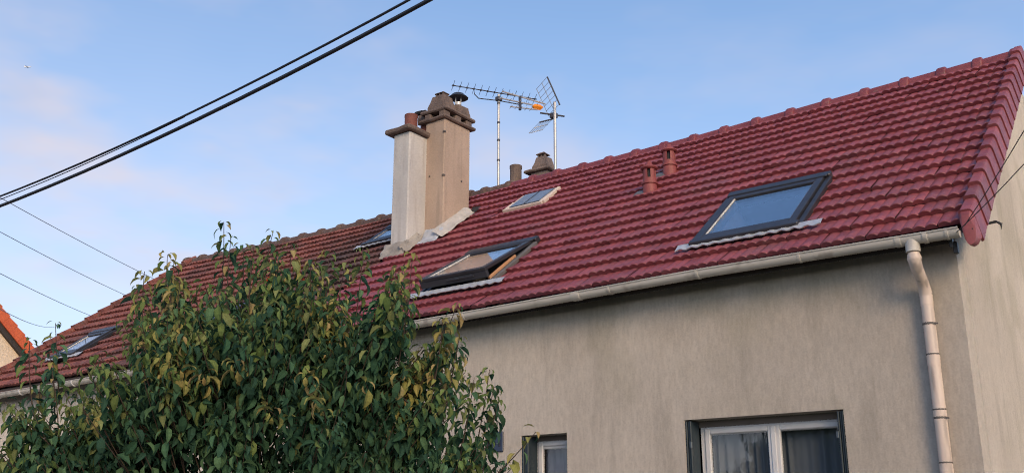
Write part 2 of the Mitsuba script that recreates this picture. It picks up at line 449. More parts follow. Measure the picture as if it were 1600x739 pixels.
def ridge_tile(x0, x1, knob_right=True, r=0.106, kr=0.131):
    """Half-round ridge tile from x0 to x1 with a raised collar at its right end."""
    st = [(x0 - 0.02, r * 0.94), (x1 - 0.125, r), (x1 - 0.12, kr * 0.93), (x1 - 0.10, kr), (x1 - 0.03, kr), (x1 - 0.01, kr * 0.93), (x1 - 0.004, r * 0.95)]
    ang = np.radians(np.linspace(-100, 100, 13))
    v = []
    for x, rr in st:
        c = P(x, SL); zc = c[2] - 0.045
        for a in ang:
            v.append((x, RIDGE_Y + rr * 1.15 * math.sin(a), zc + rr * math.cos(a) + (0.0 if abs(a) < 1.2 else -0.03)))
    n = len(ang)
    q = [(i * n + j, (i + 1) * n + j, (i + 1) * n + j + 1, i * n + j + 1) for i in range(len(st) - 1) for j in range(n - 1)]
    return tm(v, q)


def verge_tile(x_in, side, s0, L=0.36):
    """Edge tile: a rounded lip over the last tiles and a cheek hanging down the gable. side +1: right gable."""
    sec = [(0.0, 0.02), (0.003, 0.084), (0.011, 0.093), (0.070, 0.094), (0.084, 0.090), (0.093, 0.076), (0.099, 0.045), (0.122, -0.18)]
    off = [(-1, 0), (-.7, .7), (-.3, 1), (0, 1), (.4, .9), (.8, .5), (1, .1), (1, 0)]
    v = []
    for vv, g, dh in ((0.0, 0.010, 0.022), (0.003, 0.012, 0.025), (0.03, 0.010, 0.020), (L, 0.0, 0.0)):
        for (a, h), (oa, oh) in zip(sec, off):
            v.append(P(x_in + side * (a + oa * g), s0 + vv, h + oh * g + dh - (0.0 if h > 0 else 0.5 * dh)))
    n = len(sec)
    for (a, h), (oa, oh) in zip(sec, off):   # nose returns under
        v.append(P(x_in + side * (a - oa * 0.012), s0 + 0.003, h - oh * 0.012 + (0.008 if h > 0 else 0)))
    q = [(i * n + j, i * n + j + 1, (i + 1) * n + j + 1, (i + 1) * n + j) for i in range(3) for j in range(n - 1)]
    q += [(4 * n + j, 4 * n + j + 1, j + 1, j) for j in range(n - 1)]
    m = tm(v, q)
    if side < 0: m.invert()
    return m


# ------------------------------------------------------------------ skylights (roof windows)
def local(r, pts, ang=0.0, piv=None):
    """Points (u, v, h) of a skylight placed on the roof; the sash may turn about its centre axis."""
    x0, x1, s0, s1 = r
    M = frame_at(x0, s0, x1 - x0)
    q = np.array(pts, float)
    if ang:
        c, s = math.cos(ang), math.sin(ang)
        v, h = q[:, 1] - piv[0], q[:, 2] - piv[1]
        q[:, 1], q[:, 2] = piv[0] + c * v - s * h, piv[1] + s * v + c * h
    return q @ M[:3, :3].T + M[:3, 3]


def lbox(r, u0, u1, v0, v1, h0, h1, b=0.006, ang=0.0, piv=None):
    m = box(u0, u1, v0, v1, h0, h1, b)
    return tm(local(r, m.vertices, ang, piv), m.faces)


def skylight(parent, r, ang=0.0, full=True, label=None, apron=True):
    x0, x1, s0, s1 = r
    W, L = x1 - x0, s1 - s0
    k = numbered(f'{parent}__skylight')
    rim = [(0, .085, 0, L), (W - .085, W, 0, L), (.085, W - .085, 0, .085), (.085, W - .085, L - .085, L)]
    scene[k] = mikit.ply(cat([lbox(r, u0, u1, v0, v1, -.05, .062 if i < 2 else .060) for i, (u0, u1, v0, v1) in enumerate(rim)]), 'bsdf_skyframe')
    if label: labels[k] = {'label': label}
    piv = (L - .05, .07)
    e = .03   # sash sits inside the rim
    sw = .078
    swt, swb = (.15, .105) if not ang else (.11, sw)
    sash = [lbox(r, e, e + sw, e, L - e, .064, .108, .006, ang, piv), lbox(r, W - e - sw, W - e, e, L - e, .064, .108, .006, ang, piv),
            lbox(r, e + sw, W - e - sw, e, e + swb, .063, .106, .006, ang, piv), lbox(r, e + sw, W - e - sw, L - e - swt, L - e, .063, .106, .006, ang, piv)]
    part(k, 'sash', cat(sash), 'bsdf_skyframe')
    part(k, 'bead', lbox(r, e + sw, e + sw + .016, e + sw, L - e - sw, .088, .099, .002, ang, piv), 'bsdf_gutter')
    part(k, 'bead', lbox(r, W - e - sw - .012, W - e - sw, e + sw, L - e - sw, .086, .097, .002, ang, piv), 'bsdf_skyframe_light')
    g = local(r, [(e + sw - .01, e + sw - .01, .088), (W - e - sw + .01, e + sw - .01, .088), (W - e - sw + .01, L - e - sw + .01, .088), (e + sw - .01, L - e - sw + .01, .088)], ang, piv)
    part(k, 'pane', tm(np.vstack([g, g - NRM * .016]), [(0, 1, 2, 3), (4, 5, 6, 7)]), 'bsdf_glass')     # double glazing
    part(k, 'hood', cat([lbox(r, -.02, W + .02, L - .03, L + .075, .03, .112, .012), lbox(r, .0, W, L - .085, L - .032, .100, .118, .006)]), 'bsdf_skyframe')
    # the covers beside the glass are a lighter, weathered grey
    for u0, u1 in ((-.035, .022), (W - .022, W + .035)):
        part(k, 'side_cover', lbox(r, u0, u1, -.01, L - .04, .02, .083 if not ang else .075, .008), 'bsdf_skyframe_light' if u0 > 0 and ang else 'bsdf_skyframe')
    part(k, 'bottom_cover', lbox(r, -.01, W + .01, -.055, .028, .012, .070 if ang else .112, .008), 'bsdf_skyframe')
    # lining and the dim room under the glass
    d = .45
    ln = [[(.085, .085, -.05), (W - .085, .085, -.05), (W - .085, .03, -d), (.085, .03, -d)], [(.085, L - .085, -.05), (W - .085, L - .085, -.05), (W - .085, L + .1, -d), (.085, L + .1, -d)],
          [(.085, .085, -.05), (.085, L - .085, -.05), (.085, L + .1, -d), (.085, .03, -d)], [(W - .085, .085, -.05), (W - .085, L - .085, -.05), (W - .085, L + .1, -d), (W - .085, .03, -d)]]
    part(k, 'lining', cat([tm(local(r, q), [(0, 1, 2, 3)]) for q in ln]), 'bsdf_lining')
    if ang:
        part(k, 'timber_frame', lbox(r, W - .083, W - .05, .09, L * .62, .0, .092, .004), 'bsdf_pine', label='orange pine inner frame seen in the open gap')
        part(k, 'lower_rail', lbox(r, e, W - e, e + .004, e + .05, -.02, .0625, .005, ang, piv), 'bsdf_blackmetal')
        part(k, 'handle', cat([lbox(r, W * .42, W * .80, e - .012, e + .003, .018, .045, .004, ang, piv), lbox(r, W * .55, W * .60, e - .03, e - .010, .026, .042, .004, ang, piv)]), 'bsdf_blackmetal')
    if apron:
        us = np.linspace(-.15, W + .24, 60)
        wob = [0.012 * math.sin(u * 47) + 0.035 * (meshkit.noise(np.array([u * 9, s0, x0])) - .5) for u in us]
        rows = []
        for v, h in ((.0, .086), (-.03, .084), (-.105, .076)):
            rows.append([(u, v + (w if v < -.05 else 0), h + 0.005 * math.sin(u * 52.36) * (1 if v < -.02 else .2)) for u, w in zip(us, wob)])
        top = np.array(rows).reshape(-1, 3)
        n = len(us)
        f = [(i * n + j, (i + 1) * n + j, (i + 1) * n + j + 1, i * n + j + 1) for i in range(2) for j in range(n - 1)]
        low = top[-n:].copy(); low[:, 2] -= .012; low[:, 1] += .004
        f += [(2 * n + j, 3 * n + j, 3 * n + j + 1, 2 * n + j + 1) for j in range(n - 1)]
        part(k, 'apron', tm(local(r, np.vstack([top, low])), f), 'bsdf_lead', smooth=40, label='pale crinkled lead strip under the roof window')
    return k


# ------------------------------------------------------------------ HOUSE (right half, red roof)
house = thing('house', 'pale beige rendered house with a painted red tile roof and a tan chimney', 'house')
WY = 8.8
DIVW = -10.36


def wall_front(x0, x1, holes, zb=0.0):
    pts = [(x, zE(x) + 0.05) for x in np.linspace(x1, x0, 8)]
    poly = sg.Polygon([(x0, zb), (x1, zb)] + pts, [[(a, c), (b, c), (b, d), (a, d)] for a, b, c, d in holes])
    return prism(poly, 0.28, (V(1, 0, 0), V(0, 0, 1), V(0, 1, 0)), V(0, WY, 0))


W1 = (-4.44, -2.90, 1.30, 2.615)
W2 = (-6.375, -5.79, 1.55, 2.57)
front = wall_front(DIVW, XG, [W1, W2])


def gable(x0, thick, x_roof, margin=0.06):
    zr, ze = zR(x_roof) - margin, zE(x_roof) - margin
    y0, y1 = WY + 0.28, REAR_Y
    z0 = ze + (y0 - EAVE_Y) / (RIDGE_Y - EAVE_Y) * (zr - ze)
    poly = sg.Polygon([(y0, 0), (y1, 0), (y1, zr - (REAR_Y - RIDGE_Y) * REAR_T), (RIDGE_Y, zr), (y0, z0)])
    return prism(poly, thick, (V(0, 1, 0), V(0, 0, 1), V(1, 0, 0)), V(x0, 0, 0))


back = box(DIVW, XG - .28, REAR_Y - .25, REAR_Y, 0, zR(-5) - 0.75)
part(house, 'wall', front, 'bsdf_wall')
part(house, 'rear_wall', back, 'bsdf_wall')
part(house, 'gable_wall', gable(XG - 0.28, 0.28, -1.9, 0.05), 'bsdf_wall')
roof = f'{house}__roof'
COUNT[roof] = 0
scene[roof] = mikit.ply(deck(DIVIDE, -1.62), 'bsdf_deck')
labels[roof] = {'label': 'steep roof of painted wine red interlocking tiles'}
XV = -1.700       # inner edge of the verge tiles
lay_tiles(roof, XV + 0.015, DIVIDE + 0.02, 'red')
knobs = [-1.62, -2.06, -2.5, -2.97, -3.5, -4.03, -4.55, -5.07, -5.57, -6.07, -6.57, -7.07, -7.56, -8.05, -8.55, -9.04, -9.53, -10.06, -10.40]
for a, b in zip(knobs[1:], knobs[:-1]):
    part(roof, 'ridge_tile', ridge_tile(a, b), 'bsdf_tile_red_1' if b > -9.3 else 'bsdf_ridge_old', smooth=35)
NV = 17
for c in range(NV):
    part(roof, 'verge_tile', verge_tile(XV, 1, c * TE + 0.02), f'bsdf_tile_red_{c % 4}', smooth=38)
# closing piece of the verge at the eave: a cheek with a rounded lower end
q = [P(XV + a, 0.03, h) for a, h in ((0.0, 0.10), (0.015, 0.116), (0.085, 0.116), (0.105, 0.09), (0.125, -.14))]
q += [P(XV + a, -0.035, h) for a, h in ((0.0, 0.06), (0.02, 0.085), (0.075, 0.085), (0.102, 0.05), (0.120, -0.12))]
for t in np.linspace(0, math.pi, 7):
    q.append(V(XV + 0.066 - 0.048 * math.cos(t), EAVE_Y - 0.07, 3.95 - 0.130 * math.sin(t) ** 0.8))
    q.append(V(XV + 0.066 - 0.058 * math.cos(t), EAVE_Y + 0.05, 3.96 - 0.13 * math.sin(t) ** 0.8))
part(roof, 'verge_end_cap', hull(q), 'bsdf_tile_red_2', smooth=35)
part(roof, 'nail', trimesh.creation.icosphere(1, 0.008).apply_translation(V(XV + 0.09, EAVE_Y - 0.072, 3.95)), 'bsdf_blackmetal')

# soffit and rafters' board under the overhang
def soffit(x0, x1, y1=WY - 0.005):
    ms = [grid(lambda x, y: V(x, y, zE(x) + (y - EAVE_Y) * math.tan(TH) * 0.25 - 0.075), np.linspace(x0, x1, 9), [EAVE_Y + 0.02, y1]),
          grid(lambda x, t: V(x, EAVE_Y + 0.015, zE(x) - 0.13 + 0.115 * t), np.linspace(x0, x1, 9), [0, 1])]
    return cat(ms)
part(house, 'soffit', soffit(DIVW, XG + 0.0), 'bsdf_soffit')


def gutter_mesh(x0, x1, y=8.475, r=0.062):
    def zc(x): return np.interp(x, [-18.6, -17, -6.62, -4, -2.2, -1.5], [3.79, 3.795, 3.908, 3.957, 3.957, 3.957]) - 0.002
    xs = np.linspace(x0, x1, 24)
    ang = np.radians(np.linspace(180, 360, 13))
    v = []
    for x in xs:
        ring = [(y + r * math.cos(a), zc(x) + r * math.sin(a)) for a in ang]
        lip = [(y - r - 0.010, zc(x) + 0.003), (y - r - 0.012, zc(x) + 0.012), (y - r - 0.003, zc(x) + 0.016), (y - r + 0.003, zc(x) + 0.008)]
        inner = [(y + (r - .004) * math.cos(a), zc(x) + (r - .004) * math.sin(a)) for a in ang]
        for yy, zz in lip[::-1] + ring + inner[::-1]:
            v.append((x, yy, zz))
    n = 4 + 26
    q = [(i * n + j, (i + 1) * n + j, (i + 1) * n + (j + 1) % n, i * n + (j + 1) % n) for i in range(len(xs) - 1) for j in range(n)]
    v, q = list(v), list(q)
    for e in (0, len(xs) - 1):
        c = len(v); v.append((xs[e], y, zc(xs[e])))
        for j in range(4, 4 + 12): q.append((c, e * n + j, e * n + j + 1, c))
    return tm(v, q), zc


gm, zc_g = gutter_mesh(DIVW, XV - 0.005)
g = f'{house}__gutter'; COUNT[g] = 0
scene[g] = mikit.ply(gm, 'bsdf_gutter', smooth=40)


def gutter_ring(x, w, extra, y=8.475, r=0.062):
    ang = np.radians(np.linspace(176, 362, 13))
    v = []
    for xx, e in ((x - w / 2, 0.001), (x - w / 2 + .004, extra), (x + w / 2 - .004, extra), (x + w / 2, 0.001)):
        for a in ang: v.append((xx, y + (r + e) * math.cos(a), zc_g(xx) + (r + e) * math.sin(a)))
    n = 13
    q = [(i * n + j, (i + 1) * n + j, (i + 1) * n + j + 1, i * n + j + 1) for i in range(3) for j in range(n - 1)]
    return tm(v, q)


for x, w, e in ((-1.80, .03, .006), (-2.19, .05, .006), (-1.97, .04, .008), (-3.05, .03, .005), (-4.05, .035, .006), (-5.02, .03, .006), (-5.42, .10, .008), (-6.9, .03, .006), (-7.9, .03, .005), (-9.0, .03, .005)):
    part(g, 'joint', gutter_ring(x, w, e), 'bsdf_gutter', smooth=40)
# downpipe with its swan neck
PX = -2.088
d = f'{house}__downpipe'; COUNT[d] = 0
PY = WY - 0.068
path = [V(-2.085, 8.475, 3.915), V(-2.085, 8.475, 3.80), V(-2.085, 8.485, 3.755), V(-2.085, 8.53, 3.70), V(-2.087, 8.66, 3.62), V(PX, 8.71, 3.565), V(PX, PY, 3.51)]
scene[d] = mikit.ply(tube([V(PX, PY, 3.53), V(PX, PY, 2.5), V(PX, PY, 1.2), V(PX, PY, 0.12)], 0.05, 18), 'bsdf_pipe', smooth=40)
part(d, 'swan_neck', tube(path, [.055, .055, .053, .050, .047, .05, .054], 16), 'bsdf_pipe', smooth=50)
part(d, 'collar', tube([V(-2.085, 8.475, 3.93), V(-2.085, 8.475, 3.83)], .059, 18), 'bsdf_gutter', smooth=40)
part(d, 'collar', tube([V(-2.085, 8.477, 3.785), V(-2.085, 8.486, 3.765)], .058, 18), 'bsdf_pipe', smooth=40)
for z in (3.522, 3.01, 2.555, 2.13):
    part(d, 'joint_ring', tube([V(PX, PY, z), V(PX, PY, z - .012)], .0535, 18), 'bsdf_pipe_joint', smooth=40)
    part(d, 'collar', tube([V(PX, PY, z - .0125), V(PX, PY, z - .10)], .0525, 18), 'bsdf_pipe', smooth=40)
for z in (3.27, 2.49):
    part(d, 'clip', cat([tube([V(PX, PY, z), V(PX, PY, z - .018)], .0535, 18), box(PX + .02, PX + .075, PY - .03, PY - .022, z - .02, z - .008)]), 'bsdf_pipe_joint')
# hook and stub under the eave and on the gable
part(house, 'hook', tube([V(-1.815, 10.1, 4.42), V(-1.70, 10.1, 4.43), V(-1.66, 10.1, 4.40), V(-1.66, 10.1, 4.34)], .014, 6), 'bsdf_blackmetal')
part(house, 'bracket', cat([box(-1.80, -1.765, 8.60, 8.66, 3.80, 3.90, .008), box(-1.815, -1.79, 8.55, 8.62, 3.84, 3.93, .006)]), 'bsdf_blackmetal')


# ---- windows
def window(parent, w, frame_y, sashes, curtain_mat, label, shutters, glass_top):
    x0, x1, z0, z1 = w
    k = numbered(f'{parent}__window')
    y0, y1 = frame_y, frame_y + .06
    fx0, fx1, fz0, fz1 = x0 + .075, x1 - .02, z0 + .02, z1 - .062
    bw = .055
    rails = [box(fx0, fx0 + bw, y0, y1, fz0, fz1, .006), box(fx1 - bw, fx1, y0, y1, fz0, fz1, .006), box(fx0 + bw, fx1 - bw, y0 + .002, y1 - .002, fz1 - bw - .02, fz1, .006), box(fx0 + bw, fx1 - bw, y0 + .002, y1 - .002, fz0, fz0 + bw, .006)]
    scene[k] = mikit.ply(cat(rails), 'bsdf_pvc')
    labels[k] = {'label': label}
    ztop = glass_top
    for a, b in sashes:
        sw = .055
        part(k, 'sash', cat([box(a, a + sw, y0 - .018, y0 + .030, fz0 + .03, ztop + sw, .008), box(b - sw, b, y0 - .018, y0 + .030, fz0 + .03, ztop + sw, .008),
                             box(a + sw, b - sw, y0 - .016, y0 + .028, ztop, ztop + sw, .008), box(a + sw, b - sw, y0 - .016, y0 + .028, fz0 + .03, fz0 + .03 + sw, .008)]), 'bsdf_pvc')
        part(k, 'pane', tm([(a + sw - .01, y0 + .006, fz0 + .06), (b - sw + .01, y0 + .006, fz0 + .06), (b - sw + .01, y0 + .006, ztop + .01), (a + sw - .01, y0 + .006, ztop + .01)], [(0, 1, 2, 3)]), 'bsdf_glass_window')
    part(k, 'lintel', box(x0 + .001, x1 - .001, y0 + .004, WY + .279, fz1 + .001, z1 - .001), 'bsdf_lintel')
    part(k, 'sill', box(x0 - .05, x1 + .05, WY - .06, frame_y, z0 - .06, z0 - .002, .012), 'bsdf_concrete_old')
    for a, b, ya, yb in shutters:
        s_ = numbered(f'{k}__shutter')
        n = 3 if b - a < .12 else 2
        scene[s_] = mikit.ply(cat([box(a + (b - a) * i / n + .002, a + (b - a) * (i + 1) / n - .002, ya + .012 * (i % 2), yb, z0 + .01, z1 - .012, .005) for i in range(n)]), 'bsdf_shutter')
        labels[s_] = {'label': 'dark blue-green folded shutter in the window recess'}
    return k


win = window(house, W1, 8.985, [(-4.315, -3.625), (-3.615, -2.955)], None, 'white two-sash window with dark folded shutters', [(-4.436, -4.372, 8.805, 8.98), (-2.965, -2.904, 8.805, 8.98)], 2.485)
for xx, zz in ((-4.385, 2.38), (-4.385, 1.7), (-2.972, 2.40), (-2.972, 1.7)):
    part(win, 'hinge', box(xx - .012, xx + .012, 8.80, 8.83, zz - .03, zz + .03, .004), 'bsdf_hinge')
part(win, 'mullion_cover', box(-3.645, -3.595, 8.952, 8.966, 1.36, 2.53, .006), 'bsdf_pvc')
win2 = window(house, W2, 8.985, [(-6.27, -5.83)], None, 'narrow white window with a dark shutter folded at its left', [(-6.372, -6.285, 8.805, 8.98)], 2.46)
part(house, 'room', cat([tm(*_vf(box(-6.9, -2.3, 9.95, 10.0, 0, 3.6))), box(-6.9, -6.85, 9.09, 9.95, 0, 3.6), box(-2.35, -2.3, 9.09, 9.95, 0, 3.6), box(-5.15, -5.1, 9.09, 9.95, 0, 3.6), box(-6.9, -2.3, 9.09, 10, 3.6, 3.65)]), 'bsdf_room')


def curtain(x0, x1, z0, z1, y, n, mat, label):
    k = thing('curtain', label, 'curtain')
    us = np.linspace(x0, x1, n * 14)
    ph = rng.uniform(0, 6, 4)
    def yy(u, z):
        return y + .020 * math.sin(u * 2 * math.pi * n / (x1 - x0) + 1.9 * math.sin(u * 11 + ph[0]) + .25 * (z - z0)) * (.6 + .5 * math.sin(u * 17 + ph[2])) + .008 * math.sin(u * 61 + ph[1]) * (1.4 - (z - z0) / (z1 - z0))
    scene[k] = mikit.ply(grid(lambda u, z: V(u, yy(u, z), z), us, np.linspace(z0, z1, 6)), mat, smooth=True)


curtain(-4.30, -3.63, 1.33, 2.56, 9.12, 8, 'bsdf_curtain', 'pale grey net curtain in folds behind the left pane of the wide window')
curtain(-3.61, -2.93, 1.33, 2.56, 9.12, 7, 'bsdf_curtain', 'pale grey net curtain in folds behind the right pane of the wide window')
curtain(-6.28, -5.82, 1.57, 2.54, 9.12, 4, 'bsdf_curtain_blue', 'plain blue curtain behind the narrow window')

# ---- chimneys
CHX0, CHX1, CHY0, CHY1 = -9.985, -9.585, 11.19, 11.83
ch = f'{house}__chimney'; COUNT[ch] = 0
scene[ch] = mikit.ply(box(CHX0, CHX1, CHY0, CHY1, 5.5, 7.87, .012), 'bsdf_chimney_tan')
labels[ch] = {'label': 'tan rendered chimney stack with stacked dark slabs and a metal rain hat'}


def slab(x0, x1, y0, y1, z0, z1, seed, amp=.014):
    m = box(x0, x1, y0, y1, z0, z1, .018)
    m = m.subdivide().subdivide()
    p = np.array(m.vertices)
    o = np.stack([meshkit.fbm(p * 6 + 13 * i + seed, 2) - .5 for i in range(3)], -1)
    return tm(p + o * amp * 2, m.faces)


o = .10
part(ch, 'slab', slab(CHX0 - .12, CHX1 + .055, CHY0 - .06, CHY1 + .09, 7.872, 7.925, 1), 'bsdf_concrete_old')
for (x, y) in ((CHX1 - .05, CHY0 + .05), (CHX1 - .05, (CHY0 + CHY1) / 2 + .01), (CHX1 - .05, CHY1 - .04), (CHX0 + .05, CHY0 + .05), (CHX0 + .05, CHY1 - .05)):
    part(ch, 'pier', slab(x - .065, x + .065, y - .075, y + .075, 7.92, 8.02, 2 + x + y, .008), 'bsdf_concrete_old')
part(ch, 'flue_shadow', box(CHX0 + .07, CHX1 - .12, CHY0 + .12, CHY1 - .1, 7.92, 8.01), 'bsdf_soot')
part(ch, 'slab', slab(CHX0 - .10, CHX1 + .05, CHY0 - .045, CHY1 + .09, 8.02, 8.075, 7), 'bsdf_concrete_old')


def frustum(cx, cy, z0, z1, a0, b0, a1, b1, seed, amp=.012):
    m = hull([(cx + sx * a0, cy + sy * b0, z0) for sx in (-1, 1) for sy in (-1, 1)] + [(cx + sx * a1, cy + sy * b1, z1) for sx in (-1, 1) for sy in (-1, 1)] +
             [(cx + sx * (a0 * .98), cy + sy * (b0 * .98), z0 + (z1 - z0) * .25) for sx in (-1, 1) for sy in (-1, 1)])
    m = m.subdivide().subdivide()
    p = np.array(m.vertices)
    o_ = np.stack([meshkit.fbm(p * 7 + 13 * i + seed, 2) - .5 for i in range(3)], -1)
    return tm(p + o_ * amp * 2, m.faces)


part(ch, 'cowl', frustum(-9.80, 11.36, 8.07, 8.335, .17, .16, .115, .11, 3), 'bsdf_concrete_old')
co = f'{ch}__cowl'
for i in range(3):
    part(ch, 'cowl_post', cat([box(-9.88 + .07 * i, -9.858 + .07 * i, 11.29, 11.43, 8.33, 8.385, .004)]), 'bsdf_concrete_old')
part(ch, 'cowl_lid', slab(-9.90, -9.70, 11.275, 11.445, 8.38, 8.41, 4, .01), 'bsdf_concrete_old')
part(ch, 'flue_block', frustum(-9.70, 11.66, 8.07, 8.24, .13, .15, .105, .12, 8), 'bsdf_concrete_old')
part(ch, 'hat_stem', cat([tube([V(-9.66, 11.60, 8.2), V(-9.66, 11.60, 8.30)], .055, 14), tube([V(-9.60, 11.60, 8.25), V(-9.60, 11.60, 8.41)], .007, 6), tube([V(-9.72, 11.60, 8.25), V(-9.72, 11.60, 8.41)], .007, 6), tube([V(-9.66, 11.54, 8.25), V(-9.66, 11.54, 8.41)], .007, 6)]), 'bsdf_galv', smooth=40)
part(ch, 'rain_hat', lathe([(0, 8.395), (.10, 8.385), (.165, 8.375), (.17, 8.38), (.12, 8.42), (.10, 8.445), (.0, 8.46)], (-9.66, 11.60, 0), 12), 'bsdf_blackmetal', label='black metal rain hat on a short flue')
part(ch, 'broken_slab', slab(-10.28, -10.02, 11.22, 11.44, 8.10, 8.15, 21, .03), 'bsdf_soot')
part(ch, 'rubble', slab(-10.22, -9.98, 11.24, 11.42, 7.92, 8.10, 22, .03), 'bsdf_concrete_old')
for yy, zz in ((11.185, 7.63), (11.185, 6.9)):
    part(ch, 'anchor', box(CHX1 - .03, CHX1 + .012, yy - .012, yy + .03, zz, zz + .03, .004), 'bsdf_pipe_joint')
for p_ in ((CHX0 + .11, 11.186, 6.95), (CHX1 + .002, 11.62, 6.93)):
    part(ch, 'anchor', trimesh.creation.icosphere(1, .016).apply_translation(p_), 'bsdf_pipe_joint')


def roofpatch(x0, x1, s0, s1, h, seed, rough=.03, thick=.02, n=14):
    def f(u, v):
        e = min(u, 1 - u, v, 1 - v)
        q = np.array([u * 4, v * 4, seed])
        x, s = x0 + (x1 - x0) * u + rough * 1.2 * (meshkit.fbm(q * 1.7, 2) - .5), s0 + (s1 - s0) * v + rough * 2.2 * (meshkit.fbm(q * 1.3 + 7, 2) - .5)
        return P(x, s, h(u, v) + rough * (meshkit.fbm(q * 2 + 3, 3) - .5) - (.0 if e > .02 else thick))
    return grid(f, np.linspace(0, 1, n), np.linspace(0, 1, n))


part(ch, 'flashing', roofpatch(-9.86, -9.50, 2.98, 3.32, lambda u, v: .075 + .10 * v * v, 3.0), 'bsdf_lead', smooth=45, label='bluish zinc sheet folded at the foot of the chimney')
part(ch, 'flashing', roofpatch(-9.60, -9.42, 3.12, 4.14, lambda u, v: .085 + .11 * (1 - u) ** 1.5, 9.0, .035), 'bsdf_flash_white', smooth=45, label='whitish flashing strip along the right foot of the chimney')
part(ch, 'flashing', roofpatch(-9.52, -9.36, 4.06, 4.20, lambda u, v: .10 + .02 * v, 15.0, .05, .02, 9), 'bsdf_soot', smooth=45)
# flue and small stack on the far side of the ridge
f1 = numbered(f'{house}__chimney')
scene[f1] = mikit.ply(lathe([(0, 6.6), (.105, 6.6), (.105, 7.80), (.112, 7.81), (.112, 7.86), (.085, 7.865), (.085, 7.75), (0, 7.75)], (-9.955, 13.6, 0)), 'bsdf_concrete_old', smooth=40)
labels[f1] = {'label': 'short grey flue pipe standing behind the ridge'}
f2 = numbered(f'{house}__chimney')
scene[f2] = mikit.ply(box(-9.54, -9.20, 13.48, 13.80, 6.5, 7.60, .01), 'bsdf_concrete_old')
labels[f2] = {'label': 'small dark chimney top with a pierced cowl behind the ridge'}
part(f2, 'slab', slab(-9.66, -9.14, 13.42, 13.84, 7.60, 7.655, 31), 'bsdf_concrete_old')
part(f2, 'cowl', frustum(-9.36, 13.62, 7.65, 7.89, .15, .14, .10, .09, 33, .02), 'bsdf_concrete_old')
for sx in (-1, 0, 1):
    part(f2, 'cowl_post', box(-9.36 + sx * .065 - .016, -9.36 + sx * .065 + .016, 13.54, 13.58, 7.88, 7.935, .006), 'bsdf_concrete_old')
part(f2, 'cowl_lid', frustum(-9.36, 13.6, 7.932, 7.98, .095, .09, .045, .045, 35, .012), 'bsdf_concrete_old')


# ---- painted terracotta roof vents
def vent(parent, x, s, label):
    c = P(x, s)
    z = c[2] - .03
    k = numbered(f'{parent}__roof_vent')
    scene[k] = mikit.ply(lathe([(0, 0), (.098, 0), (.094, .10), (.09, .15), (.108, .155), (.108, .18), (.09, .19), (.085, .235), (0, .235)], (c[0], c[1], z)), 'bsdf_vent_red', smooth=35)
    labels[k] = {'label': label}
    part(k, 'core', lathe([(0, .23), (.05, .23), (.05, .36), (0, .36)], (c[0], c[1], z)), 'bsdf_soot', smooth=40)
    for a in np.arange(5) * 72 + 40:
        a0, a1 = math.radians(a - 20), math.radians(a + 20)
        q = [(c[0] + r_ * math.cos(t), c[1] + r_ * math.sin(t), zz) for r_ in (.07, .087) for t in (a0, (a0 + a1) / 2, a1) for zz in (z + .23, z + .365)]
        part(k, 'post', hull(q), 'bsdf_vent_red')
    part(k, 'lid', lathe([(0, .36), (.10, .36), (.118, .375), (.112, .392), (.07, .41), (.045, .43), (.03, .475), (0, .48)], (c[0], c[1], z)), 'bsdf_vent_red', smooth=35)
    part(k, 'lead_skirt', roofpatch(x - .24, x + .06, s - .10, s + .10, lambda u, v: .055, x, .02, .03, 8), 'bsdf_skyframe_light', smooth=45)
    return k


vent(house, -5.90, 3.11, 'red clay roof vent, the lower one of the pair')
vent(house, -5.89, 3.82, 'red clay roof vent, the upper one of the pair')

sk1 = skylight(house, SK1, 0.0, label='large closed roof window above the downpipe side of the roof')
sk2 = skylight(house, SK2, math.radians(-6.5), label='roof window tilted open with its pine frame showing')
# pale blind let down behind part of the open window's glass
L2, W2_ = SK2[3] - SK2[2], SK2[1] - SK2[0]
part(sk2, 'blind', tm(local(SK2, [(.11, .11, .066), (W2_ - .115, .11, .066), (W2_ - .43, L2 - .26, .066), (.11, L2 - .26, .066)], math.radians(-6.5), (L2 - .05, .07)), [(0, 1, 2, 3)]), 'bsdf_blind', label='pale grey blind behind the glass')

# ---- old roof hatch
r = SK3
W3, L3 = r[1] - r[0], r[3] - r[2]
h3 = numbered(f'{house}__roof_hatch')
scene[h3] = mikit.ply(cat([lbox(r, -.05, .03, -.02, L3 * .45, .03, .085, .006), lbox(r, W3 - .03, W3 + .06, -.02, L3 * .5, .03, .085, .006), lbox(r, -.03, .03, L3 * .5, L3, .03, .080, .006), lbox(r, W3 - .03, W3 + .03, L3 * .45, L3 + .05, .03, .080, .006), lbox(r, -.07, W3 + .03, -.06, -.02, .03, .08, .006), lbox(r, .03, W3 - .03, L3 - .02, L3 + .02, .03, .078, .006)]), 'bsdf_oldframe')
labels[h3] = {'label': 'small old roof hatch with peeling pale frame'}
for i in range(2):
    part(h3, 'pane', lbox(r, .03 + i * (W3 - .06) / 2 + .006, .03 + (i + 1) * (W3 - .06) / 2 - .006, .0, L3 - .02, .06, .092, .004), 'bsdf_oldglass')
part(h3, 'bar', lbox(r, W3 / 2 - .007, W3 / 2 + .007, .0, L3 - .02, .06, .098, .003), 'bsdf_blackmetal')

